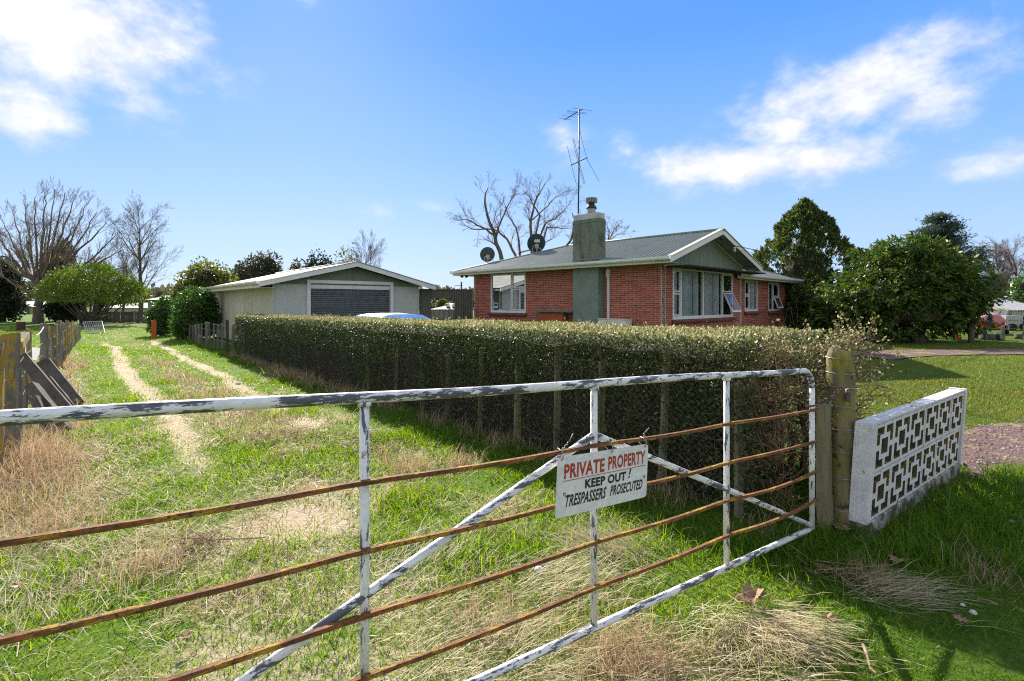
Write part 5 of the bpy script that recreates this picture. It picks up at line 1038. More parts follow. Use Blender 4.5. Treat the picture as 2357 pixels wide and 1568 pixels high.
# ------------------------------------------------------------------ brown corrugated screen with a rounded opening
def build_screen():
    A = V3(-3.84, 21.20, 0)+V3(-.02, .1, 0); B = H(9.06, 0)+V3(-.03, .05, 0); d = nrm(B-A); L = np.linalg.norm(B-A); n = V3(d[1], -d[0], 0); top = 2.17
    s = thing('screen_fence', 'brown corrugated iron screen with a rounded window opening', 'fence', A)
    oa, ob = line_t(A, d, 990.8), line_t(A, d, 1047.5); zt = z_at(A+d*oa, 686); R = .17
    def hole(x):
        if oa < x < ob:
            e = min(x-oa, ob-x); return zt-(R-math.sqrt(max(0, R*R-(R-e)**2)) if e < R else 0)
        return None
    pit = .105; k = int(L/(pit/6)); mb = MB(); V = []; Fs = []
    def col(x): return A+d*x+n*(.014*math.tanh(2.2*math.sin(2*math.pi*x/pit)))
    xs = sorted(list(np.linspace(0, L, k))+[oa, ob])
    for x, y in zip(xs[:-1], xs[1:]):
        if y-x < 1e-6: continue
        m_ = (x+y)/2; p, q = col(x), col(y)
        if oa <= m_ <= ob: a_, b_ = hole(max(x, oa+1e-5)), hole(min(y, ob-1e-5)); mb.quad(p+Z*a_, q+Z*b_, q+Z*top, p+Z*top); mb.quad(p, q, q+Z*.95, p+Z*.95)
        else: mb.quad(p, q, q+Z*top, p+Z*top)
    mb.part('iron_sheet', M['brown_iron'], s)
    e = [(oa, .95)]+[(oa, zt-R)]+[(oa+R-R*math.cos(q), zt-R+R*math.sin(q)) for q in np.linspace(.2, math.pi/2, 6)]+[(ob-R+R*math.sin(q), zt-R+R*math.cos(q)) for q in np.linspace(0, math.pi/2-.0, 6)]+[(ob, .95)]
    mb = MB(); mb.tube([A+d*x+Z*z for x, z in e], .022, 6); mb.part('edge_trim', M['brown_iron'], s, smooth=True)
    mb = MB(); mb.beam(A+Z*(top+.01), B+Z*(top+.01), .06, .03); mb.part('top_cap', M['brown_iron'], s)
build_screen()

# ------------------------------------------------------------------ parked car behind the hedge
def build_car():
    c = V3(-2.95, 13.7, 0); f = nrm(V3(.74, -.67, 0)); r = V3(-f[1], f[0], 0)
    car = thing('parked_car', 'silver hatchback parked behind the hedge with only its roof showing', 'car', c)
    X = lambda u, v, z: c+f*u+r*v+Z*z
    prof = [(-1.95,.35),(-1.98,.75),(-1.9,.95),(-1.62,1.22),(-1.2,1.31),(-.5,1.335),(.0,1.31),(.85,.98),(1.75,.80),(1.95,.62),(1.95,.32),(1.5,.22),(-1.6,.22)]
    def loft(P0, m_, name, w=.82, tuck=.62):
        mb = MB(); V = []; vs = (-1, -.86, -.4, .4, .86, 1)
        for v in vs:
            for (u, z) in P0:
                k = 1-.0*(z > .95); yy = v*w*(1 if z <= .95 else 1-(z-.95)*.55); zz = z-(.035*(abs(v) > .8)+.05*(abs(v) > .95))*(z > .9); V.append(X(u, yy, zz))
        n = len(P0); mb.add(V, [(i*n+k, (i+1)*n+k, (i+1)*n+(k+1) % n, i*n+(k+1) % n) for i in range(len(vs)-1) for k in range(n)]+[tuple(range(n)), tuple(range(len(vs)*n-1, (len(vs)-1)*n-1, -1))]); return mb.part(name, m_, car, smooth=False)
    loft(prof, M['car'], 'body')
    mb = MB(); mb.quad(X(.08,-.60,1.27), X(.08,.60,1.27), X(.80,.70,1.02), X(.80,-.70,1.02)); mb2 = MB(); o = Z*.012+f*.012; mb2.quad(*[np.array(p)+o for p in mb.v]); mb2.part('windscreen', M['glass_dark'], car)
    for sg in (-1, 1):
        mb = MB(); y = lambda z: sg*(.82*(1-(z-.95)*.55)+.006); mb.quad(X(-1.5,y(.98),.98), X(.62,y(.98),.98), X(.05,y(1.25),1.25), X(-1.25,y(1.25),1.25)); mb.part('side_window', M['glass_dark'], car)
        for u in (-1.25, 1.2):
            mb = MB(); mb.lathe(X(u, sg*.72, .31), [(.2,-.09),(.31,-.09),(.31,.09),(.2,.09)], 20, (f, Z, r)); wh = mb.part('wheel', M['tyre'], car); mb = MB(); mb.lathe(X(u, sg*.74, .31), [(.02,-.085),(.2,-.08),(.2,.08),(.02,.085)], 16, (f, Z, r)); mb.part('rim', M['flue'], wh)
        mb = MB(); mb.box(X(1.9, sg*.58, .70), (.12, .3, .12), (f, r, Z)); mb.part('headlight', M['glass'], car)
        mb = MB(); mb.box(X(-1.93, sg*.62, .80), (.1, .22, .18), (f, r, Z)); mb.part('tail_light', M['boat_red'], car)
    mb = MB(); mb.tube([X(-1.2, 0, 1.36), X(-1.3, 0, 1.46)], .008, 5); mb.part('aerial', M['black'], car)
build_car()
# ------------------------------------------------------------------ trees
def grow(S, p, d, L, r, lev, par, tips=None):
    """one branch as a chain of tapering segments that forks into smaller ones"""
    n = par['n'][lev]; q = np.array(p, float); d = nrm(d); rr = r; kids = par['kids'][lev] if lev < len(par['kids']) else 0
    nodes = []
    for i in range(n):
        d = nrm(d+rng.normal(0, par['wob'], 3)+Z*par['up'][lev]); q2 = q+d*L/n; r2 = max(.0055, r*(1-(1-par['taper'])*(i+1)/n))
        S.append((*q, *q2, rr, r2)); nodes.append((q2, d, r2)); q = q2; rr = r2
    if lev+1 < len(par['n']):
        for k in range(kids):
            f = par['from'][lev]+(1-par['from'][lev])*(k+.6*rng.uniform())/kids; i = min(n-1, int(f*n)); b, bd, br = nodes[i]
            az = rng.uniform(0, 2*math.pi); s = nrm(np.cross(bd, V3(.3, .5, .81))); t = np.cross(bd, s); an = par['ang'][lev]*rng.uniform(.7, 1.25)
            nd = nrm(bd*math.cos(an)+(s*math.cos(az)+t*math.sin(az))*math.sin(an)); grow(S, b, nd, L*par['ratio'][lev]*rng.uniform(.7, 1.2)*(1.1-.45*f), min(br*.8, r*par['rr']), lev+1, par, tips)
    if tips is not None and lev >= len(par['n'])-2: tips.append((q, d))
def bare_tree(name, label, base, h, r, par, mat_t, mat_b, trunks=1, spread=.3, lean=(0, 0), th=.3, group='leafless winter trees'):
    t = thing(name, label, 'tree', base, 0, group); T = []; B = []
    for k in range(trunks):
        S = []; az = 2*math.pi*k/max(1, trunks)+rng.uniform(-.4, .4); sp = spread if trunks > 1 else 0
        grow(S, base, nrm(V3(math.cos(az)*sp+lean[0], math.sin(az)*sp+lean[1], 1)), h*par['stem'], r*(1 if trunks == 1 else .7), 0, par)
        n0 = par['n'][0]; T += S[:n0]; B += S[n0:]
    segmesh('trunk', T, mat_t, t, 8); segmesh('branches', B, mat_b, t, 3); return t
def crown_pts(c, rad, n, shell=.35, seed=0, lump=.28, fr=2.2, zlo=-1.):
    d = rng.normal(size=(n, 3)); d /= np.linalg.norm(d, axis=1, keepdims=True); 
    th = np.arctan2(d[:, 1], d[:, 0]); lum = 1+lump*((fbm(th*fr+10, d[:, 2]*fr*1.4+5, seed+3, 3)-.5)*2)
    rr = (1-shell*rng.uniform(0, 1, n)**1.6)*lum; k = d[:, 2] > zlo
    Pn = np.asarray(c)+d*rr[:, None]*np.asarray(rad); return Pn[k], d[k]
def leafy(name, label, base, balls, mat_, leaf, stems=None, group=None, core=None, bias=.5, aspect=.5, droop=.1, cat='tree', crownname='crown', lump=.28, gap=.0, shell=.35):
    """balls: (centre, radii, n_leaves)"""
    t = thing(name, label, cat, base, 0, group); Ps, Ds = [], []
    for i, (c, rad, n) in enumerate(balls):
        p, d = crown_pts(c, rad, n, shell, seed=i*7+int(abs(base[0])*3), lump=lump); 
        if gap: k = fbm(p[:, 0]*1.6/np.mean(rad)*2, p[:, 2]*1.6/np.mean(rad)*2+p[:, 1], 91+i) > gap; p, d = p[k], d[k]
        Ps.append(p); Ds.append(d)
    Pn, Dn = np.concatenate(Ps), np.concatenate(Ds); k = Pn[:, 2] > .05; Pn, Dn = Pn[k], Dn[k]
    leafmesh(crownname, Pn, np.full(len(Pn), leaf), mat_, t, Dn, bias, aspect, droop)
    if core:                                                              # solid dark core that keeps daylight out
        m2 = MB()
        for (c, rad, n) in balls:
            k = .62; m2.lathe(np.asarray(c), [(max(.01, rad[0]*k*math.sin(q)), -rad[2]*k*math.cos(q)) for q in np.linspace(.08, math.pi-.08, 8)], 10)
        m2.part('crown_core', core, t, kind='stuff')
    if stems: segmesh('trunk', stems, M['bark'], t, 7)
    return t
OAK = dict(n=[4,6,5,4,3,2], kids=[13,9,7,5,4], ang=[.72,.48,.5,.5,.5], ratio=[2.15,.52,.5,.5,.5], up=[.0,.05,.07,.06,.05,0], wob=.07, taper=.45, stem=.30, rr=.37); OAK['from'] = [.4,.2,.2,.15,.1]
ELM = dict(n=[6,5,4,4,3], kids=[20,9,6,4], ang=[.62,.55,.55,.5], ratio=[.40,.5,.5,.5], up=[.02,.06,.05,.03,0], wob=.08, taper=.22, stem=.95, rr=.3); ELM['from'] = [.2,.15,.12,.1]
WIL = dict(n=[6,7,5,4,3,2], kids=[5,7,7,5,3], ang=[.7,.75,.65,.6,.6], ratio=[.72,.5,.5,.5,.5], up=[.03,.05,.04,.05,.05,0], wob=.17, taper=.5, stem=.62, rr=.42); WIL['from'] = [.4,.2,.2,.1,.1]
WIL2 = dict(n=[5,6,4,3], kids=[0,7,6,4], ang=[.5,.6,.6,.6], ratio=[.5,.52,.5,.5], up=[.08,.06,.06,.04], wob=.15, taper=.35, stem=1, rr=.38); WIL2['from'] = [.2,.25,.2,.1]
OAK2 = dict(n=[5,5,4,3], kids=[0,6,5,4], ang=[.5,.5,.5,.5], ratio=[.5,.5,.5,.5], up=[.08,.08,.07,.04], wob=.09, taper=.4, stem=1, rr=.42); OAK2['from'] = [.2,.15,.1,.1]
def guided(name, label, bpx, Y, limbs, par, nsub, Ls, dep=1.6):
    """leafless tree: main limbs follow their own courses in space, smaller branches and twigs grow from them"""
    base = P(bpx[0], bpx[1], Y)*V3(1,1,0); t = thing(name, label, 'tree', base, 0, 'leafless winter trees'); T = []; B = []
    for j, (pts, r0) in enumerate(limbs):
        dz = 0 if j == 0 else rng.uniform(-dep, dep); n = len(pts); q = [P(x, y, Y+dz*i/(n-1)) for i, (x, y) in enumerate(pts)]
        if q[0][2] < .5: q[0] = q[0]*V3(1,1,0)
        fine = []
        for a, b in zip(q[:-1], q[1:]):
            for k in range(3): fine.append(a+(b-a)*k/3+rng.normal(0, .035, 3)*(len(fine) > 0))
        fine.append(q[-1]); m = len(fine)-1; out = T if j == 0 else B
        for i in range(m):
            ra, rb = r0*(1-.86*i/m), r0*(1-.86*(i+1)/m); out.append((*fine[i], *fine[i+1], max(.012, ra), max(.010, rb)))
        if j == 0 and par is OAK2: continue
        for k in range(nsub):
            f = .22+.78*(k+rng.uniform())/nsub; i = min(m-1, int(f*m)); d = nrm(fine[i+1]-fine[i]); p = fine[i]+(fine[i+1]-fine[i])*rng.uniform(); nd = nrm(d*.8+rng.normal(0, .5, 3)+Z*.18)
            grow(B, p, nd, Ls*rng.uniform(.6, 1.25)*(1.15-.4*f), max(.010, r0*(1-.86*f)*.32), 1, par)
    segmesh('trunk', T, M['bark'], t, 8); segmesh('branches', B, M['twig'] if par is OAK2 else M['bark_orange'], t, 3); return t
def build_trees():
    ends = [(-40,560),(-20,520),(5,505),(28,482),(55,468),(80,455),(104,442),(126,436),(150,442),(176,450),(200,468),(224,488),(246,512),(266,542),(284,574),(296,612),(-30,610),(20,560),(240,590),(110,520),(170,520),(60,540)]
    lim = [([(88,748),(89,705),(92,668),(100,630)], .40)]
    for i, (ex, ey) in enumerate(ends):
        sy = 650+random.uniform(-22, 30); sx = 92+(ex-92)*.04; lim.append(([(sx,sy), (sx+(ex-sx)*.30, sy-(sy-ey)*.20), (sx+(ex-sx)*.60, sy-(sy-ey)*.52), (sx+(ex-sx)*.84, sy-(sy-ey)*.80), (ex,ey)], .15))
    guided('oak_tree', 'big spreading leafless tree at the far left behind the drum', (88, 748), 40, lim, OAK2, 13, 1.5, 2.2)
    bare_tree('poplar_tree', 'slim upright leafless tree leaning by the far paling fence', P(322, 745, 43)*V3(1,1,0), 8.1, .2, ELM, M['bark'], M['twig'], lean=(.12, 0))
    bare_tree('young_tree', 'small twiggy leafless tree between the lime shrub and slim tree', P(282, 745, 46)*V3(1,1,0), 5.4, .13, ELM, M['bark'], M['twig'])
    cv = lambda pts: [((1612+x*1.0045)/1.6292, (337+y*1.0045)/1.6292) for x, y in pts]
    guided('willow_tree', 'crooked leafless tree with reddish twigs rising behind the house roof', (1195, 740), 44, [(cv(p), r0) for p, r0 in (([(290,760),(270,635),(240,540),(215,470),(205,400),(218,365)], .22), ([(242,545),(190,512),(140,485),(105,488)], .11), ([(245,560),(268,480),(300,420),(322,375)], .12), ([(330,760),(320,620),(285,555),(235,520),(160,520),(125,505)], .16), ([(345,740),(335,600),(330,540),(295,470),(270,410)], .14), ([(390,760),(380,560),(375,480),(400,400),(432,345)], .20), ([(385,600),(430,500),(480,470),(525,415)], .13), ([(385,590),(410,470),(370,400),(345,375)], .11), ([(400,640),(440,515),(490,515),(532,520)], .10), ([(375,490),(440,430),(470,400),(500,390)], .08), ([(330,610),(400,590),(450,560),(470,530)], .08))], WIL2, 9, 1.5)
    guided('willow_tree', 'bare crooked tree mostly hidden by the chimney, right of the willow', (1330, 740), 46, [(cv(p), r0) for p, r0 in (([(500,770),(505,590),(528,560),(545,500),(532,462)], .16), ([(505,600),(560,540),(600,500)], .1), ([(600,760),(650,600),(680,540),(700,505),(722,515)], .12), ([(660,590),(668,540),(662,498)], .08), ([(672,560),(700,540),(730,540)], .06))], WIL2, 7, 1.1)
    bare_tree('ash_tree', 'pale bare tree beyond the dark far house at the right edge', P(2335, 745, 58)*V3(1,1,0), 7.2, .3, ELM, M['bark'], M['bark_orange'], 3, .22)
    bare_tree('birch_tree', 'wispy bare sapling sticking up behind the garage ridge', P(832, 720, 50)*V3(1,1,0), 7.0, .1, ELM, M['bark'], M['twig'])
    # lime green umbrella shrub with many stems
    B = P(210, 748, 37)*V3(1,1,0); balls = []; st = []
    for k in range(17):
        a = rng.uniform(0, 2*math.pi); rr = 2.75*math.sqrt(rng.uniform(.02, 1)); c = B+V3(math.cos(a)*rr, math.sin(a)*rr*.8, 3.85-1.75*(rr/2.75)**2+rng.uniform(-.2, .15)); balls.append((c, (.95, .95, .55), 700))
        m_ = B+(c-B)*.5+V3(0, 0, -.15); st += [(*(B+rng.normal(0, .22, 3)*V3(1,1,0)), *m_, .08, .05), (*m_, *c, .05, .025)]
    balls += [(B+V3(0, 0, 3.0), (2.8, 2.3, 1.35), 3400), (B+V3(1.6, .6, 2.4), (1.8, 1.4, 1.0), 1800)]
    leafy('umbrella_shrub', 'bright lime-green domed shrub with many bare stems', B, balls, M['lime'], .15, st, cat='shrub', lump=.15, bias=.75, aspect=.4, droop=-.1, gap=.0)
    # dark evergreens at the left
    def blob(name, label, px, py0, py1, wpx, Y, mat_, n, leaf, cat='tree', seed=0, group=None, k=6, sx=0., core=True, gap=0., bias=.5):
        B = P(px, py0, Y)*V3(1,1,0); hgt = (py0-py1)/F*Y; w = wpx/2/F*Y; R_ = random.Random(seed); balls = [(B+Z*hgt*.48, (w*.8, w*.7, hgt*.46), int(n*.4))]
        for i in range(k):
            f = R_.uniform(.18, .85); a = R_.uniform(0, 6.28); ww = w*(1-.55*abs(f-.4)/.6); balls.append((B+V3(math.cos(a)*ww*.62, math.sin(a)*ww*.55, hgt*f), (w*.42, w*.42, hgt*.2), int(n*.6/k)))
        return leafy(name, label, B, balls, mat_, leaf, [(*B, *(B+Z*hgt*.5), w*.12+.04, w*.06)], group, M['hedge_in'] if core else None, cat=cat, gap=gap, bias=bias)
    blob('evergreen_tree', 'dark evergreen tree cut off by the left edge of the picture', 6, 745, 590, 90, 44, M['darkgreen'], 5200, .30, seed=1, group='dark evergreens left of the drive')
    blob('evergreen_tree', 'tall dark evergreen behind the big bare tree', 140, 742, 562, 78, 47, M['darkgreen'], 5200, .30, seed=2, group='dark evergreens left of the drive')
    blob('evergreen_tree', 'low dark bush left of the lime-green shrub stems', 150, 748, 660, 70, 38.5, M['darkgreen'], 3400, .24, seed=3, group='dark evergreens left of the drive')
    blob('silver_shrub', 'silvery-leaved shrub showing above the left of the lime shrub', 150, 740, 585, 55, 41, M['silver'], 2000, .22, 'shrub', 4, 'silvery shrubs')
    blob('silver_shrub', 'silvery-leaved shrub showing above the right of the lime shrub', 232, 740, 588, 46, 41.5, M['silver'], 1500, .22, 'shrub', 5, 'silvery shrubs')
    blob('laurel_tree', 'broad olive-green evergreen beyond the garage gutter', 478, 760, 604, 190, 34, M['olive'], 9500, .22, seed=6)
    blob('ivy_bush', 'glossy ivy-covered bush spilling over the batten fence beside the garage', 447, 796, 674, 106, 23.2, M['ivy'], 7800, .13, 'bush', 7, k=8)
    blob('ivy_bush', 'smaller leafy end of the bush above the orange board', 372, 778, 694, 66, 25.5, M['ivy'], 3600, .13, 'bush', 8, k=7)
    blob('dusky_tree', 'rounded dusky grey-green tree behind the left of the garage roof', 592, 740, 578, 128, 46, M['dusky'], 6500, .30, seed=9, group='dusky trees behind the garage', k=9)
    blob('dusky_tree', 'lower dusky tree peeping over the garage roof middle', 682, 740, 598, 50, 50, M['dusky'], 2000, .3, seed=10, group='dusky trees behind the garage')
    blob('dusky_tree', 'dark tree with a twiggy top behind the garage ridge', 735, 740, 570, 80, 50, M['darkgreen'], 3000, .3, seed=12, group='dusky trees behind the garage', k=8)
    blob('dusky_tree', 'thin brownish tree right of the garage ridge', 800, 740, 566, 74, 52, M['olive'], 1500, .28, seed=13, group='dusky trees behind the garage', k=8, core=False, gap=.4)
    # the dark conifer beyond the house
    B = P(1852, 775, 27)*V3(1,1,0); Hc = 7.1; t = thing('conifer_tree', 'tall conical dark conifer beyond the right end of the house', 'tree', B); Pn = []; Dn = []
    for i in range(760):
        f = rng.uniform(0, 1)**.8; z = .5+f*(Hc-.7); R_ = max(.03, min(2.9, 4.2*(1-f)**.76-.12))*(1-.22*math.sin(f*21)*rng.uniform(0, 1)); a = rng.uniform(0, 2*math.pi); o = V3(math.cos(a), math.sin(a), 0); tip = B+o*R_*rng.uniform(.90, 1.03)+Z*z
        n = 62; k = rng.uniform(0, 1, n)[:, None]; dirv = nrm(o*.55+Z*.9); L = .50*(1.15-.75*f); q = tip-dirv*L*.4+dirv*L*k+rng.normal(0, .10, (n, 3))*(1.15-k); Pn.append(q); Dn.append(np.tile(dirv, (n, 1)))
    Pn = np.concatenate(Pn); Dn = np.concatenate(Dn); leafmesh('crown', Pn, np.full(len(Pn), .15), M['conifer'], t, Dn, .62, .42)
    mb = MB(); mb.lathe(B, [(1.7, .3), (1.8, 1.2), (1.3, 2.6), (.7, 4.0), (.2, 5.2), (.03, 5.8)], 14); mb.part('crown_core', M['hedge_in'], t); segmesh('trunk', [(*B, *(B+Z*6), .25, .05)], M['bark'], t, 8)  # solid dark cone inside the crown keeps daylight out
    # broad-leaved dark tree (large drooping leaves)
    B = P(2075, 785, 21.6)*V3(1,1,0); s = 21.6/F; t = thing('magnolia_tree', 'wide dark broad-leaved evergreen with drooping glossy leaves', 'tree', B); Pn = []; Dn = []
    lobes = []
    for (px, py, rx, rz, n) in ((2080, 640, 120, 85, 150), (2010, 690, 120, 70, 120), (2170, 680, 90, 90, 130), (2090, 590, 80, 45, 70), (2215, 700, 48, 80, 60), (1930, 720, 60, 50, 60), (2060, 730, 170, 50, 110), (2150, 620, 60, 50, 45)):
        c = B*V3(0,1,0)+V3((px-CX)*s, 0, EYE+(HY-py)*s); lobes.append((c, (rx*s, min(rx*s, 1.9), rz*s)))
        p, d = crown_pts(c, (rx*s, min(rx*s, 1.9), rz*s), n*5, .5, seed=px, lump=.35)
        for q, dd in zip(p, d):
            if q[2] < .2: continue
            m_ = int(rng.integers(7, 13)); fan = rng.normal(size=(m_, 3))*.8+dd*.9+Z*.1; Pn.append(np.tile(q, (m_, 1))+rng.normal(0, .05, (m_, 3))); Dn.append(fan/np.linalg.norm(fan, axis=1, keepdims=True))
    Pn = np.concatenate(Pn); Dn = np.concatenate(Dn); leafmesh('crown', Pn, np.full(len(Pn), .19), M['magnolia'], t, Dn, .85, .34, .35)
    mb = MB()
    for c, rad in lobes: mb.lathe(c, [(max(.01, rad[0]*.5*math.sin(q)), -rad[2]*.5*math.cos(q)) for q in np.linspace(.08, math.pi-.08, 8)], 10)  # solid dark body inside each lobe
    mb.part('crown_core', M['hedge_in'], t, kind='stuff'); st = []
    for k in range(9): e = B+V3(rng.uniform(-2.6, 2.4), rng.uniform(-.8, .8), rng.uniform(1.6, 2.6)); b0 = B+V3(rng.uniform(-1.2, 1.2), rng.uniform(-.4, .4), 0); st += [(*b0, *((b0+e)/2+rng.normal(0, .15, 3)), .11, .08), (*((b0+e)/2), *e, .08, .04)]
    segmesh('trunk', st, M['bark'], t, 6)
    blob('dark_shrub', 'dark leafy shrub filling the gap between conifer and broad-leaved tree', 1885, 782, 655, 150, 24, M['magnolia'], 5200, .17, 'shrub', 21, k=8)
    # cedar with tiered sprays
    B = P(2165, 750, 38)*V3(1,1,0); t = thing('cedar_tree', 'tall blue-green cedar with layered open sprays', 'tree', B); S = [(*B, *(B+Z*8.2), .22, .03)]; Pn = []; Dn = []
    for i in range(150):
        f = rng.uniform(.12, 1); z = 8.2*f; L = (3.5*(1-f)**.75+.35)*rng.uniform(.6, 1.15); a = rng.uniform(0, 2*math.pi); o = V3(math.cos(a), math.sin(a), .28); e = B+Z*z+o*L; b0 = B+Z*z; S.append((*b0, *e, .03, .008))
        n = int(50+170*L/3); k = rng.uniform(.15, 1, n)[:, None]; w = rng.normal(0, .20, (n, 3))*V3(1, 1, .28); q = b0+(e-b0)*k+w*(.4+k)-Z*(.12*k); Pn.append(q); Dn.append(np.tile(nrm(o+V3(0,0,-.1)), (n, 1)))
    for px, py in ((2262, 570), (2270, 590), (2255, 585), (2285, 610), (2215, 545), (2205, 520), (2128, 530), (2112, 545), (2238, 600), (2270, 640), (2300, 632), (2120, 560), (2250, 655)):
        e = P(px, py, 37.5); b0 = B+Z*max(.8, e[2]-1.2); S.append((*b0, *e, .05, .012)); n = 330; k = rng.uniform(.35, 1.05, n)[:, None]; Pn.append(b0+(e-b0)*k+rng.normal(0, .26, (n, 3))*V3(1, 1, .5)); Dn.append(np.tile(nrm(e-b0), (n, 1)))
    Pn = np.concatenate(Pn); Dn = np.concatenate(Dn); leafmesh('crown', Pn, np.full(len(Pn), .27), M['cedar'], t, Dn, .5, .22, .1); segmesh('trunk', S, M['bark'], t, 5)
    # palm behind the broad-leaved tree
    c = P(2236, 640, 21.0); B = c*V3(1,1,0); t = thing('fan_palm', 'yellow-green fan palm poking out beside the broad-leaved tree', 'palm', B); segmesh('trunk', [(*B, *c, .11, .1)], M['bark'], t, 8)
    for k in range(13):
        a = rng.uniform(0, 2*math.pi); el = rng.uniform(-.3, .9); d = V3(math.cos(a)*math.cos(el), math.sin(a)*math.cos(el), math.sin(el)); e = c+d*.45; mb = MB(); mb.tube([c, e], .012, 4); sx = nrm(np.cross(d, Z)); sy = np.cross(sx, d)
        for q in np.linspace(-1.15, 1.15, 15): bd = nrm(d*math.cos(q)+sx*math.sin(q)); tip = e+bd*.62-Z*.10; wv = np.cross(bd, sy)*.022; mb.add([e-wv*.3, e+bd*.3-wv, tip, e+bd*.3+wv], [(0, 1, 2, 3)])
        mb.part('frond', M['palm'], t)
    blob('round_bush', 'dark round bush above the distant shed at the far right edge', 2352, 750, 628, 60, 40, M['ivy'], 2600, .22, 'bush', 31)
    blob('scrub_tree', 'low olive trees behind the far right house', 2285, 745, 650, 70, 62, M['olive'], 2600, .4, 'tree', 33)
    # rose bush by the wing
    B = C0+HT*8.6-HS*.75; t = thing('rose_bush', 'leggy brown rose bush against the brick wing wall', 'bush', B); S = []; L_ = []
    for k in range(15):
        q = B+V3(rng.uniform(-.5, .5), rng.uniform(-.2, .2), 0); d = nrm(Z+rng.normal(0, .28, 3)); ln = rng.uniform(1.0, 1.95) if k else 2.2; r = .012
        for i in range(5): d = nrm(d+rng.normal(0, .13, 3)); q2 = q+d*ln/5; S.append((*q, *q2, r, r*.85)); r *= .85; q = q2; L_ += [q+rng.normal(0, .07, 3) for _ in range(5 if i > 1 and k < 7 else 1)]
    segmesh('stems', S, M['hedge_twig'], t, 4); L_ = np.array(L_); leafmesh('leaves', L_, np.full(len(L_), .085), M['darkgreen'], t)
    # distant belt of trees that closes the horizon
    n = 26000; x = rng.uniform(-260, 260, n); y = 130+rng.normal(0, 6, n)+np.abs(x)*.12; hh = 2.6+4.2*fbm(x*.06, x*0+2, 70)+1.5*fbm(x*.4, x*0+8, 71); z = rng.uniform(0, 1, n)*hh; leafmesh('treeline', np.stack([x, y, z], 1), np.full(n, 1.5), M['dusky'], None, np.tile(Z, (n, 1)), .4, .6); tag(bpy.data.objects['treeline'], None, None, None, 'stuff')
build_trees()

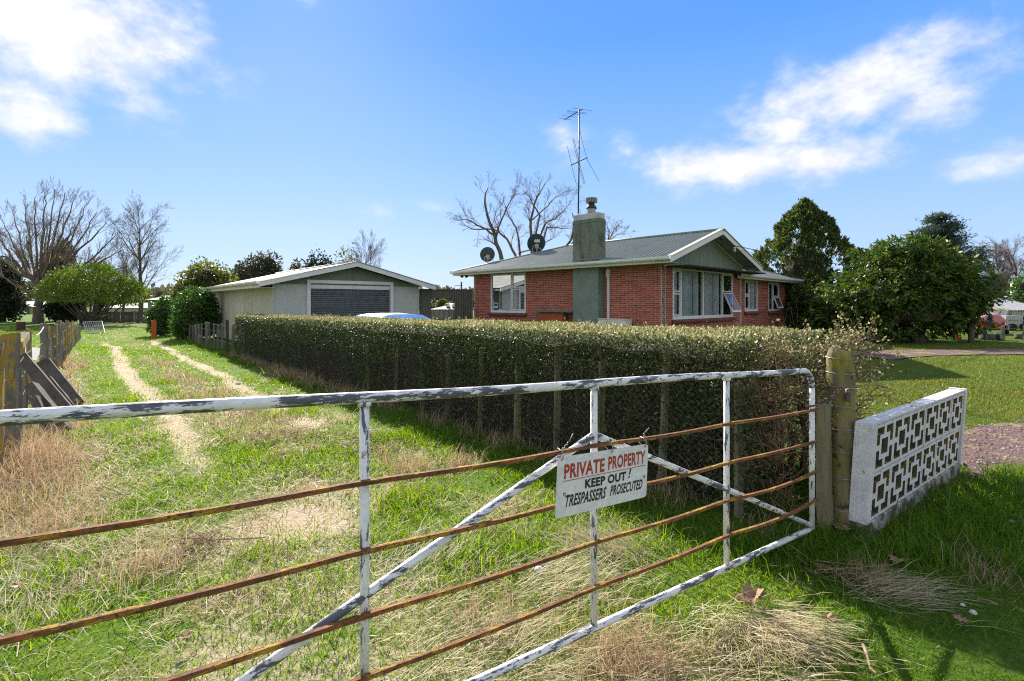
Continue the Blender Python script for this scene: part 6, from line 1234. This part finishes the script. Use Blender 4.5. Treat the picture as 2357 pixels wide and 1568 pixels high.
# ------------------------------------------------------------------ left side: old fence, leaning timbers, drum, yard gate, far fence, houses
def build_left():
    f = thing('post_fence', 'old lichen-stained fence of uneven split posts along the left of the drive', 'fence', V3(-5.6, 5.6, 0))
    posts = [(3, 790, 9, 4.75, 0), (18, 770, 36, 5.18, .02), (34, 777, 7, 5.7, .06), (40, 770, 10, 6.1, .10), (57.5, 791, 13, 7.4, .05), (71, 757, 13, 8.2, .04), (101, 745, 16, 9.8, 0), (112, 751, 5, 10.6, 0), (119, 750, 10, 11.1, .02), (129, 747, 8, 11.8, 0), (137, 739, 11, 12.6, 0), (145, 742, 5, 13.4, .02), (149.5, 744, 4, 14.1, 0), (153.5, 737.5, 6.5, 15, 0), (158.5, 738.5, 5, 16, .02), (163, 742, 4.5, 17.2, 0), (167.5, 739, 5, 18.6, 0), (171.5, 748, 4, 19.6, 0), (175.5, 749, 4, 20.6, 0), (180, 745, 5, 21.6, 0), (184, 748, 4, 23, 0)]
    tops = []
    for i, (px, py, w, Y, ln) in enumerate(posts):
        t = P(px, py, Y); b = t*V3(1,1,0); wd = w/F*Y*.82; mb = MB()
        if i == 1:                                                       # the wide slab post with a notched side
            d = nrm(V3(1, .25, 0)); pr = [(-.068, -.1), (-.076, .5), (-.072, t[2]-.02), (-.055, t[2]+.0), (.02, t[2]+.012), (.068, t[2]+.016), (.070, t[2]-.05), (.064, .95), (.085, .80), (.088, .55), (.080, .3), (.086, -.1)]
            mb.prism([b+d*x+Z*z for x, z in pr], V3(-.02, .07, 0))
            for (dx, dz) in ((.045, .86), (.005, .50)): mb.lathe(b+d*dx+Z*dz+V3(0, -.004, 0), [(.011, -.004), (.012, .006)], 8, (d, Z, V3(0, -1, 0)))
        else: mb.post(b-Z*.05, wd, max(.04, wd*.55), t[2]+.05, (-ln*1.0, 0), random.uniform(.1, .5), .007, 6, .012, i)
        mb.part('post', M['grey_wood'], f); tops.append((b, t[2]))
    for z in (.35, .62, .85):
        mb = MB(); mb.tube([b+Z*min(z, h-.05) for b, h in tops], .0018, 4); mb.part('wire', M['net_wire'], f)
    mb = MB(); a, b = P(101, 752, 9.75), P(71, 763, 8.2); mb.tube([b+(a-b)*q-Z*(.10*math.sin(q*math.pi)) for q in np.linspace(-.25, 1, 9)], .009, 5); mb.part('rope', M['rope'], f)
    # timbers stacked against it
    def plank(label, top, bot, w, th, twist=.5):
        up = nrm(V3(math.sin(twist), -math.cos(twist), .3)); mb = MB(); d = nrm(bot-top); s = nrm(np.cross(d, up)); u = np.cross(s, d); n = 6; V = []
        for i in range(n+1):
            p = top+(bot-top)*i/n; k = random.uniform(.96, 1.04)
            for a, b in ((-1,-1),(1,-1),(1,1),(-1,1)): V.append(p+s*a*w/2*k+u*b*th/2*k+V3(*[random.uniform(-.003, .003) for _ in range(3)]))
        mb.add(V, [(i*4+k, i*4+(k+1) % 4, i*4+4+(k+1) % 4, i*4+4+k) for i in range(n) for k in range(4)]+[(3,2,1,0), tuple(range(n*4, n*4+4))]); mb.solo('old_timber', M['plank'], label, 'timber', None, 'old timbers leaning on the left fence')
    plank('longest dark leaning timber, topmost against the left fence', V3(-6.93, 7.25, .83), V3(-6.12, 7.15, .0), .13, .15)
    plank('dark leaning timber with pointed foot, nearest the drive', V3(-7.55, 8.25, .66), V3(-6.86, 8.1, .0), .17, .12)
    plank('pale-faced short leaning timber, closest to the gate', V3(-6.10, 6.5, .56), V3(-5.52, 6.36, .02), .10, .12, .2)
    plank('short pale leaning timber just below the other pale one', V3(-5.92, 6.36, .42), V3(-5.55, 6.20, .0), .09, .11, .2)
    plank('grey timber wedged between the two dark leaning ones', V3(-6.95, 7.65, .48), V3(-6.40, 7.5, .0), .10, .10)
    o = GR(36, 800); mb = MB(); mb.post(P(47, 790, 6.9)-Z*.1, .10, .10, .22, (.1, 0), .4, .01, 4); 
    mb2 = MB(); mb2.beam(P(42, 795, 7.0), P(58, 772, 7.3), .10, .10); mb2.solo('broken_rail', M['grey_wood'], 'mossy broken rail stub poking up behind the left fence posts', 'rail')
    # rusted drum
    c = P(48, 760, 30.4)*V3(1,1,0); r = 8*30.4/F; mb = MB(); h = .49; mb.lathe(c, [(r, 0), (r*1.03, .02), (r, .04), (r, h*.33), (r*1.04, h*.35), (r, h*.37), (r, h*.65), (r*1.04, h*.67), (r, h*.69), (r, h-.03), (r*1.04, h-.01), (r*.94, h), (r*.93, h-.06)], 20); mb.solo('oil_drum', M['drum'], 'rusty brown oil drum on the grass at far left', 'drum', None, None, True)
    # mesh gate leaning by the lime shrub
    g = thing('mesh_gate', 'galvanised yard gate panel leaning on its side by the lime shrub', 'gate panel', P(220, 767, 27.2)*V3(1,1,0)); A = [P(192, 741.7, 28), P(234, 739.6, 28), P(241.5, 766, 27.2), P(199, 768.5, 27.2)]
    mb = MB(); mb.tube(A+[A[0]], .022, 6); mb.part('frame', M['galv'], g)
    for k in range(1, 9): f_ = k/9; mb = MB(); mb.tube([A[0]+(A[1]-A[0])*f_, A[3]+(A[2]-A[3])*f_], .011, 5); mb.part('upright_bar', M['galv'], g)
    for k in range(1, 5): f_ = k/5; mb = MB(); mb.tube([A[0]+(A[3]-A[0])*f_, A[1]+(A[2]-A[1])*f_], .011, 5); mb.part('cross_bar', M['galv'], g)
    # far paling fence
    a, b = P(186, 744, 42)*V3(1,1,0), P(360, 744, 42)*V3(1,1,0); d = nrm(b-a); L = np.linalg.norm(b-a); f = thing('paling_fence', 'weathered paling fence across the end of the drive', 'fence', (a+b)/2)
    for z in (.22, .70): mb = MB(); mb.beam(a+Z*z+V3(0,.05,0), b+Z*z+V3(0,.05,0), .05, .07); mb.part('rail', M['paling'], f)
    x = 0; me = None; k = 0
    while x < L:
        if me is None: mb = MB(); mb.box((0, 0, .46), (.088, .02, .92)); q = mb.part('paling', M['paling']); me = q.data; q.parent = f
        else: q = bpy.data.objects.new('paling', me); COL.objects.link(q); q.parent = f
        p = a+d*x-(a+b)/2; q.location = (p[0], p[1], random.uniform(-.04, .03)); q.rotation_euler = (0, random.uniform(-.02, .02), 0); x += .103
    # batten fence beside the garage, in line with the hedge
    f = thing('batten_fence', 'grey batten-and-wire fence between the hedge end and the ivy', 'fence', LA(20, HEDGE_A)); pts = []
    bt = [(536, 746, 802, 6, M['grey_wood']), (524.5, 737, 798, 6, M['black']), (511, 744, 795, 5.5, None), (501, 746, 790, 4, None), (492, 744, 790, 4, None), (484, 743, 792, 4.5, None), (475, 741, 792, 6, None), (463, 745, 787, 4.5, None), (457, 746, 787, 4.5, None), (451, 747, 786, 4.5, None), (445, 748, 784, 4.5, None), (436, 746, 782, 3.5, None), (428, 748, 780, 3.5, None), (420, 748, 779, 3.5, None), (408, 748, 777, 3.5, None), (398, 750, 777, 3.5, None)]
    for px, pt, pb, w, m_ in bt:
        u = (px-CX)/F; Y = (HEDGE_A+.02)/(.761*u+.648); p = V3(u*Y, Y, 0); hh = EYE-(pt-HY)/F*Y; mb = MB(); mb.post(p-Z*.05, w/F*Y, .05, hh+.05, (random.uniform(-.07, .03), 0), .4, .005, 5); mb.part('batten', m_ or M['paling'], f, 'black-painted batten' if m_ is M['black'] else None); pts.append((p, hh))
    for z in (.3, .6, .85): mb = MB(); mb.tube([p+Z*min(z, h_-.04) for p, h_ in pts], .006, 4); mb.part('wire', M['wire'], f)
    p = P(354, 780, 23.5)*V3(1,1,0); mb = MB(); mb.post(p, .2, .05, .80, (.0, 0), .5, .004, 4, .02); mb.solo('orange_board', M['orange'], 'upright faded orange board at the end of the ivy bush', 'board')
    mb = MB(); mb.post(p+V3(-.14, .2, 0), .05, .05, .82, (.03, 0)); mb.solo('thin_stake', M['paling'], 'thin grey stake just left of the orange board', 'stake')
    # far houses
    def cottage(name, label, px0, px1, pyw, pyr, Y, base_y, wallm, roofm, dep=6., extra=None, gable=False):
        a, b = P(px0, pyw, Y), P(px1, pyw, Y); hw = a[2]; hr = EYE+(HY-pyr)/F*Y; c = (a+b)/2*V3(1,1,0); w = np.linalg.norm(b-a); t = thing(name, label, 'house', c)
        mb = MB(); mb.box(c+V3(0, dep/2, hw/2), (w, dep, hw)); mb.part('wall', wallm, t); e = .35
        mb = MB()
        if gable: mb.prism([c+V3(-w/2-e, -e, hw), c+V3(w/2+e, -e, hw), c+V3(0, -e, hr)], V3(0, dep+2*e, 0))
        else: mb.add([c+V3(-w/2-e,-e,hw), c+V3(w/2+e,-e,hw), c+V3(w/2+e,dep+e,hw), c+V3(-w/2-e,dep+e,hw), c+V3(-w/2+dep*.25,dep/2,hr), c+V3(w/2-dep*.25,dep/2,hr)], [(0,1,5,4),(1,2,5),(2,3,4,5),(3,0,4),(0,3,2,1)])
        mb.part('roof', roofm, t); return t, c, w, hw
    t, c, w, hw = cottage('white_shed', 'small white building with a teal door behind the big bare tree', 34, 72, 706, 694, 75, 745, M['far_wall'], M['far_roof'], 5, gable=True)
    mb = MB(); mb.box(c+V3(.25, -.03, .0+(-1.4+2.2)/2), (1.5, .06, 2.2)); mb.part('door', M['tealdoor'], t); mb = MB(); mb.box(c+V3(1.3, -.06, hw-.5), (.5, .1, .8)); mb.part('window', M['yellow'], t)
    t, c, w, hw = cottage('far_house', 'pale long house beyond the far paling fence', 238, 345, 709, 697, 70, 745, M['far_wall'], M['roof2'], 6)
    for dx in (-2.2, 0, 2): mb = MB(); mb.box(c+V3(dx, -.03, hw-.8), (1.0, .08, .7)); q = mb.part('window', M['white'], t); mb = MB(); mb.box(c+V3(dx, -.08, hw-.8), (.85, .03, .55)); mb.part('pane', M['dark_room'], q)
    t, c, w, hw = cottage('grey_shed', 'blue-grey shed wall showing beside the laurel', 340, 372, 690, 680, 62, 745, mat('blue_grey_wall', (.20,.23,.26), None, 2, rough=.7), M['far_roof'], 5)
    t, c, w, hw = cottage('hip_house', 'low hip-roofed house framed by the opening in the brown screen', 995, 1062, 713, 698, 48, 745, M['far_wall'], M['far_roof'], 8)
    mb = MB()
    for k in range(2): mb.prism([c+V3(-.2+k*.55, .6, hw+.25), c+V3(.2+k*.55, .6, hw+.25), c+V3(0+k*.55, .6, hw+.6)], V3(0, .8, 0))
    mb.part('roof_vent', M['far_wall'], t, kind='stuff')
    t, c, w, hw = cottage('gable_house', 'small pale gabled house far off in the screen opening', 1003, 1024, 699, 692, 85, 745, M['far_wall'], M['roof2'], 6, gable=True)
    a, b = P(985, 712, 36), P(1056, 712, 36); f = thing('back_fence', 'grey board fence seen through the screen opening', 'fence', (a+b)/2*V3(1,1,0)); n = 22
    for k in range(n): p = a+(b-a)*(k+.5)/n; mb = MB(); mb.box(p*V3(1,1,0)+Z*p[2]/2, (np.linalg.norm(b-a)/n-.012, .02, p[2]+random.uniform(-.03, .03))); mb.part('board', M['paling'], f)
    blobpx = [(1018, 740, 689, 26, 60, 'olive', 'pointed evergreen far away in the screen opening')]
    for px, y0, y1, w_, Y, m_, lab in blobpx:
        B = P(px, y0, Y)*V3(1,1,0); leafy('evergreen_tree', lab, B, [(B+Z*(EYE+(HY-y1-8)/F*Y-.2), (w_/2/F*Y, .7, .55), 1300), (B+Z*1.0, (w_/2/F*Y, .7, 1.0), 800)], M[m_], .2, [(*B, *(B+Z*1.4), .1, .05)], core=M['hedge_in'])
    for px, py, Y, lab in ((1062, 649, 46, 'thin dark pole standing above the brown screen'), (1011, 686, 90, 'pale distant pole left in the screen opening'), (1042, 684, 92, 'dark distant pole right in the screen opening')):
        t = P(px, py, Y); mb = MB(); mb.tube([t*V3(1,1,0), t], [.09, .07], 6); mb.beam(t-Z*.35-V3(.6,0,0), t-Z*.35+V3(.1,0,0), .05, .05); mb.solo('far_pole', M['bark'], lab, 'pole')
build_left()

# ------------------------------------------------------------------ right side: neighbour's yard
def build_right():
    # dark house with corrugated roof
    Y = 46; X = lambda px, py, dy=0.: P(px, py, Y+dy); c = X(2320, 745)*V3(1,1,0); h = thing('dark_house', 'low dark-brown house with a pale green iron roof at far right', 'house', c)
    x0, x1 = X(2262, 700)[0], X(2440, 700)[0]; zt = X(0, 703)[2]; zr = X(0, 690)[2]+.15
    mb = MB(); mb.box(((x0+x1)/2, Y+3.5, zt/2), (x1-x0, 7, zt)); mb.part('wall', M['dkbrown'], h)
    mb = MB(); corrugated(mb, V3(x0-.4, Y-.5, zt), V3(1,0,0), None, nrm(V3(0, 4, zr-zt)), lambda x: 4.1, 0, x1-x0+.8, .22, .02); rf = mb.part('roof', mat('pale_green_iron', (.26,.30,.24), (.20,.24,.19), 2, rough=.55), h)
    mb = MB(); mb.box(((x0+x1)/2, Y-.5, zt-.06), (x1-x0+.8, .04, .14)); mb.part('fascia', M['white'], h)
    for px in (2282, 2312): mb = MB(); p = X(px, 709.5); mb.box((p[0], Y-.02, p[2]), (1.15, .08, .52)); q = mb.part('window', M['white'], h); mb = MB(); mb.box((p[0], Y-.07, p[2]), (1.0, .04, .38)); mb.part('pane', M['glass_dark'], q)
    p = X(2308, 690, 3); mb = MB(); mb.lathe(V3(p[0], Y+2.4, zr-.3), [(.4,0),(.4,.22),(.55,.24),(.5,.38),(.25,.5),(.02,.54)], 14); mb.part('roof_vent', M['galv'], rf, smooth=True)
    p = X(2345, 690, 1); mb = MB(); mb.tube([V3(p[0], Y+1.5, zt), V3(p[0], Y+1.5, zt+2.2)], .2, 10); mb.part('flue', M['white'], h, smooth=True)
    # iron-roofed shed in front of it
    Y2 = 37; S = lambda px, py: P(px, py, Y2); s = thing('iron_shed', 'dark open shed under a pale corrugated iron roof at the right edge', 'shed', S(2360, 745)*V3(1,1,0)); x0, x1 = S(2327, 0)[0], S(2450, 0)[0]; z0 = S(0, 716)[2]; z1 = S(0, 702)[2]+.0
    mb = MB(); mb.box(((x0+x1)/2, Y2+3, (z0-.3)/2), (x1-x0, 5, z0-.3)); mb.part('wall', M['dkbrown'], s)
    mb = MB(); corrugated(mb, V3(x0-.3, Y2-.2, z0+.05), V3(1,0,0), None, nrm(V3(0, 3.4, z1-z0+.3)), lambda x: 3.6, 0, x1-x0+1, .2, .022); mb.part('roof', M['galv'], s)
    mb = MB(); corrugated(mb, V3(x0, Y2-.05, z0-.42), V3(1,0,0), None, Z, lambda x: .40, 0, x1-x0, .2, .022, V3(0,-1,0)); mb.part('valance', M['galv'], s)
    mb = MB(); mb.beam(V3(x0-.35, Y2-.25, z0+.0), V3(x0-.9, Y2+3.3, z1+.35), .05, .2); mb.part('barge_board', M['cream'], s)
    for dx in (.1, .5): mb = MB(); mb.beam(V3(x0-dx-.3, Y2+.2, 0), V3(x0-dx-.3, Y2+.2, z0), .08, .1); mb.part('post', M['cream'], s)
    # greenhouse
    Y3 = 33; G = lambda px, py, dy=0.: P(px, py, Y3+dy); g = thing('greenhouse', 'small cloudy-paned greenhouse beside the dark house', 'greenhouse', G(2285, 745)*V3(1,1,0)); 
    A = [G(2250, 736), G(2316, 736), G(2322, 716, .8), G(2268, 716, .8)]
    for i, (f0, f1) in enumerate(((0, .34), (.34, .67), (.67, 1))):
        l = lambda f: (A[0]+(A[1]-A[0])*f, A[3]+(A[2]-A[3])*f); (a, d_), (b, c_) = l(f0+.01), l(f1-.01); mb = MB(); mb.prism([a, b, c_, d_], V3(0, .03, .01)); mb.part('roof_pane', M['poly'], g)
        mb = MB(); a0, b0 = a*V3(1,1,0), b*V3(1,1,0); mb.prism([a0, b0, b-Z*.03, a-Z*.03], V3(0, .03, 0)); mb.part('side_pane', M['poly'], g)
    for f_ in (0, .34, .67, 1): mb = MB(); p, q = A[0]+(A[1]-A[0])*f_, A[3]+(A[2]-A[3])*f_; mb.beam(p, q, .05, .05); mb.beam(p*V3(1,1,0), p, .05, .05, V3(0,1,0)); mb.part('frame_bar', M['flue'], g, kind=None)
    mb = MB(); e = A[1]; r_ = A[2]; mb.prism([e*V3(1,1,0), e, r_, e+V3(.85, 1.6, 0), (e+V3(.85, 1.6, 0))*V3(1,1,0)], V3(-.02, .01, 0)); mb.part('end_pane', M['poly'], g)
    # covered red boat on its trailer, stern towards us
    Yb = 26; B = lambda px, py, dy=0.: P(px, py, Yb+dy); b = thing('red_boat', 'small red boat under a faded pink-red cover', 'boat', B(2290, 766)*V3(1,1,0)); d = nrm(V3(.55, .83, 0)); r = V3(d[1], -d[0], 0); o = B(2283, 758); o[2] = .33; K = .0221
    secs = [(0, .52, .0, .44), (.8, .55, -.02, .46), (1.7, .50, .0, .50), (2.5, .32, .08, .56), (3.0, .05, .25, .62)]; mb = MB(); V = []
    for u, w, zk, zg in secs:
        for x, z in ((-w, zg), (-w*.96, zg-.2), (-w*.72, zk+.08), (0, zk), (w*.72, zk+.08), (w*.96, zg-.2), (w, zg)): V.append(o+d*u+r*x+Z*z)
    n = 7; mb.add(V, [(i*n+k, (i+1)*n+k, (i+1)*n+k+1, i*n+k+1) for i in range(4) for k in range(6)]+[tuple(range(7))]); mb.part('hull', M['boat_red'], b)
    mb = MB(); V = []
    for u, w, zg, zc in ((-.05, .56, .40, .62), (.3, .59, .42, .74), (1.0, .58, .42, .78), (1.8, .52, .46, .72), (2.5, .36, .52, .66), (3.05, .06, .58, .63)):
        for x, z in ((-w, zg-.12), (-w, zg), (-w*.55, zc-.03), (0, zc), (w*.55, zc-.03), (w, zg), (w, zg-.12)): V.append(o+d*u+r*x+Z*(z+random.uniform(-.02, .02)))
    mb.add(V, [(i*n+k, (i+1)*n+k, (i+1)*n+k+1, i*n+k+1) for i in range(5) for k in range(6)]+[tuple(range(7))]); mb.part('cover', M['tarp'], b, smooth=True)
    q = o-d*.18-r*.12; mb = MB(); mb.lathe(q+Z*.42, [(.02,0),(.13,.02),(.16,.14),(.15,.26),(.08,.33),(.01,.34)], 12, (r*.8, d*1.3, nrm(Z-r*.0))); mo = mb.part('motor_cowl', M['navy'], b, smooth=True); mb = MB(); mb.box(q+Z*.22-d*.02, (.13, .2, .42), (r, d, Z)); mb.box(q-Z*.08-d*.1, (.06, .3, .2), (r, d, Z)); mb.part('motor_leg', M['navy'], b)
    mb = MB(); mb.box(o+r*.30-d*.012+Z*.28, (.12, .02, .08), (r, d, Z)); mb.part('hull_plate', M['white'], b); mb = MB(); mb.box(o+r*.12-d*.1+Z*.16, (.12, .12, .2), (r, d, Z)); mb.part('fuel_tank', mat('olive_tank', (.15,.2,.06), None, 3, rough=.6), b); mb = MB(); mb.prism([o-r*.38-d*.02+Z*.12, o-r*.2-d*.02+Z*.26, o-r*.2-d*.02-Z*.1, o-r*.34-d*.02-Z*.12], -d*.03); mb.part('warning_flag', M['orange'], b)
    t = thing('boat_trailer', 'low boat trailer carrying the red boat', 'trailer', o*V3(1,1,0)); mb = MB(); 
    for sg in (-.38, .38): mb.beam(o+r*sg-d*.1+Z*-.06, o+r*sg*.6+d*2.9+Z*-.06, .06, .06)
    mb.beam(o+r*-.6+d*.6-Z*.1, o+r*.6+d*.6-Z*.1, .05, .05); mb.beam(o+r*-.55-d*.1-Z*.03, o+r*.55-d*.1-Z*.03, .05, .07); mb.part('chassis', M['rust'], t)
    for sg in (-.66, .66):
        cc = o+r*sg+d*.6-Z*.13; mb = MB(); mb.lathe(cc, [(.1,-.06),(.20,-.06),(.20,.06),(.1,.06)], 16, (d, Z, r)); mb.part('wheel', M['tyre'], t); mb = MB(); mb.tube([cc+d*.25*math.cos(a)+Z*.25*math.sin(a) for a in np.linspace(.1, 3.04, 9)], .05, 6); mb.part('mudguard', M['flue'], t)
    # box trailer
    Yt = 30; T = lambda px, py: P(px, py, Yt); o = T(2334, 752); t = thing('box_trailer', 'grey steel box trailer parked beyond the red boat', 'trailer', o*V3(1,1,0)); a0, a1 = T(2318, 727), T(2354, 729); bz = T(0, 749)[2]
    w = a1[0]-a0[0]; mb = MB(); mb.box(((a0[0]+a1[0])/2, Yt, (a0[2]+bz)/2), (w, .04, a0[2]-bz)); mb.box(((a0[0]+a1[0])/2, Yt+2, (a0[2]+bz)/2), (w, .04, a0[2]-bz)); mb.box((a0[0], Yt+1, (a0[2]+bz)/2), (.04, 1.94, a0[2]-bz)); mb.box((a1[0], Yt+1, (a0[2]+bz)/2), (.04, 1.94, a0[2]-bz)); mb.box(((a0[0]+a1[0])/2, Yt+1, bz+.03), (w-.1, 1.9, .04)); mb.part('tray', M['galv'], t, kind=None)
    mb = MB(); mb.beam(V3(a0[0]-.02, Yt-.03, (a0[2]+bz)/2+.02), V3(a1[0]+.02, Yt-.03, (a0[2]+bz)/2+.02), .03, .05); mb.part('side_rib', M['flue'], t)
    for x in (a0[0]+.22, a1[0]-.05): mb = MB(); mb.lathe(V3(x+.0, Yt-.12, .20), [(.08,-.06),(.2,-.06),(.2,.06),(.08,.06)], 16, (V3(1,0,0), Z, V3(0,1,0))); mb.part('wheel', M['tyre'], t)
    # boundary of the yard: stumps, posts, wires, crate, bucket, ball
    def stump(px0, px1, py0, py1, Y, lab):
        a, b = P(px0, py1, Y)*V3(1,1,0), P(px1, py1, Y)*V3(1,1,0); h_ = EYE-(py0-HY)/F*Y; mb = MB(); c = (a+b)/2; r = (b-a)[0]/2; mb.lathe(c, [(r*1.05, -.02), (r, .1), (r*.97, h_*.9), (r*.9, h_)], 12); mb.solo('tree_stump', M['paving'], lab, 'stump', None, 'dark stumps along the yard edge', True)
    stump(2257, 2285, 768, 788, 22.5, 'wide dark stump under the red boat stern'); stump(2337, 2357, 768, 786, 23, 'dark stump at the right edge with weeds behind it'); 
    f = thing('yard_fence', 'sparse wire fence of dark posts in front of the red boat', 'fence', P(2300, 785, 22)*V3(1,1,0)); pt = []
    for px, py, w in ((2269, 752, 2.4), (2308, 750, 8), (2358, 748, 5), (2240, 756, 5)): t_ = P(px, py, 22); mb = MB(); mb.post(t_*V3(1,1,0), w/F*22, .08, t_[2], (0, 0), .2); mb.part('post', M['paling'], f); pt.append(t_)
    pt.sort(key=lambda q: q[0])
    for z in (.25, .5): mb = MB(); mb.tube([V3(q[0], q[1], z) for q in pt], .005, 4); mb.part('wire', M['wire'], f)
    tl = thing('trellis', 'small dark square trellis in front of the greenhouse', 'trellis', P(2280, 745, 31)*V3(1,1,0)); a, b = P(2262, 722, 31), P(2296, 736, 31)
    for k in range(9): x = a[0]+(b[0]-a[0])*k/8; mb = MB(); mb.box((x, 31, (a[2]+b[2]-.6)/2), (.025, .02, a[2]-b[2]+.6)); mb.part('slat', M['dkbrown'], tl)
    for k in range(4): z = b[2]+(a[2]-b[2])*k/3.4; mb = MB(); mb.box(((a[0]+b[0])/2, 30.975, z), (b[0]-a[0]+.1, .02, .025)); mb.part('cross_slat', M['dkbrown'], tl)
    c = P(2246, 769, 23.5)*V3(1,1,0); mb = MB(); mb.lathe(c, [(.12,0),(.15,.05),(.15,.28),(.13,.36),(.05,.38)], 12); mb.solo('yellow_barrel', M['yellow'], 'dull yellow plastic barrel left of the red boat', 'barrel', None, None, True)
    c = P(2299, 783, 22.4)*V3(1,1,0); mb = MB(); mb.lathe(c, [(.12,0),(.16,.26),(.165,.27),(.15,.26),(.11,.02)], 14); o = mb.solo('bucket', M['teal'], 'teal bucket behind the fence post below the boat', 'bucket', None, None, True)
    c = P(2206, 769, 20.2); mb = MB(); mb.lathe(V3(c[0], c[1], .26), [(.01,-.075),(.05,-.056),(.075,0),(.05,.056),(.01,.075)], 14); mb.solo('red_float', M['ball'], 'small bright red float hanging in the dark tree', 'float', None, None, True)
build_right()

# ------------------------------------------------------------------ litter on the grass
def build_litter():
    def leaf(px, py, s, lab, curl=.5):
        c = GR(px, py)+Z*.035; n = 9; ang = random.uniform(0, 6.28); V = [c+Z*.0]
        for k in range(n*2):
            q = 2*math.pi*k/(n*2); r = s*(1 if k % 2 == 0 else .62)*(1+.25*math.cos(q))*random.uniform(.85, 1.1); x, y = r*math.cos(q), r*math.sin(q)*.7
            V.append(c+V3(x*math.cos(ang)-y*math.sin(ang), x*math.sin(ang)+y*math.cos(ang), curl*abs(y)*.7+random.uniform(0, .012)))
        mb = MB(); mb.add(V+[v-Z*.002 for v in V], [(0, 1+k, 1+(k+1) % (n*2)) for k in range(n*2)]+[(2*n+1, 2*n+2+(k+1) % (n*2), 2*n+2+k) for k in range(n*2)]); mb.solo('dead_leaf', M['dead'], lab, 'leaf', None, 'dead brown leaves on the grass')
    leaf(1735, 1392, .10, 'biggest curled dead leaf, below the right gate bay', .9); leaf(1716, 1400, .06, 'smaller brown leaf tucked against the biggest one', .5)
    leaf(2062, 1306, .055, 'tan dead leaf right of the straw tuft near the wall'); leaf(2207, 1443, .045, 'long pale dead leaf on the green verge'); leaf(1905, 1440, .05, 'dark lobed leaf beside the lower straw pile'); leaf(42, 1362, .04, 'pale leaf at the left edge beneath the third bar'); leaf(1145, 1472, .05, 'brown folded leaf under the lowest gate bar'); leaf(1935, 1228, .09, 'dead brown leaf at the foot of the mossy post', .3); leaf(430, 1483, .04, 'small pale leaf above the lowest left bar'); leaf(2330, 1215, .035, 'small tan leaf by the right edge'); leaf(800, 1150, .03, 'tiny brown leaf just left of the tall upright'); leaf(140, 1168, .03, 'small pale leaf in the left dry grass')
    def stick(pts, r, lab): mb = MB(); mb.tube([GR(x, y)+Z*(.03+.015*(i % 2)) for i, (x, y) in enumerate(pts)], [r*(1-.5*i/len(pts)) for i in range(len(pts))], 6); mb.solo('fallen_twig', M['stick'], lab, 'twig', None, 'fallen twigs on the grass')
    stick([(238, 1128), (262, 1140), (285, 1148), (300, 1150)], .006, 'dark forked twig above the second bar at left'); stick([(1987, 1500), (1996, 1530), (2004, 1555), (2018, 1575)], .008, 'pale twig at the bottom of the green verge'); stick([(2250, 1392), (2275, 1402), (2297, 1405)], .005, 'thin twig near the white stone'); stick([(505, 1252), (560, 1256), (610, 1248)], .005, 'thin twig beside the bare patch'); stick([(1125, 1110), (1150, 1095), (1178, 1085)], .006, 'curved twig behind the leaning brace'); stick([(1880, 1310), (1905, 1322), (1935, 1330)], .005, 'brown twig by the straw tuft')
    for px, py, s, lab in ((2240, 1420, .018, 'white stone chip on the green verge'), (2216, 1402, .012, 'smaller white stone chip left of the larger one'), (1240, 1320, .028, 'pale stone lying in the grass behind the brace'), (549, 887, .06, 'round pale stone at the hedge foot'), (233, 1158, .02, 'grey stone under the second bar at left')):
        c = GR(px, py)+Z*.02; mb = MB(); mb.lathe(c, [(s*.5,-s*.3),(s,0),(s*.8,s*.5),(s*.3,s*.75)], 7); mb.solo('stone', M['stone'], lab, 'stone', None, 'loose pale stones')
    # brushwood raked onto the drive
    S = []
    for (px, py, r, n) in ((700, 1000, .35, 120), (850, 1030, .55, 170), (470, 1250, .14, 60), (1930, 1330, .12, 40)):
        c = GR(px, py)
        for k in range(n):
            p = c+rng.normal(0, r*.6, 3)*V3(1, .8, 0)+Z*rng.uniform(.005, .06); d = nrm(rng.normal(size=3)*V3(1, 1, .25)); q = p+d*rng.uniform(.05, .2); S.append((*p, *q, .003, .0015))
    tag(segmesh('brushwood', S, M['stick'], None, 3), None, None, None, 'stuff')
build_litter()
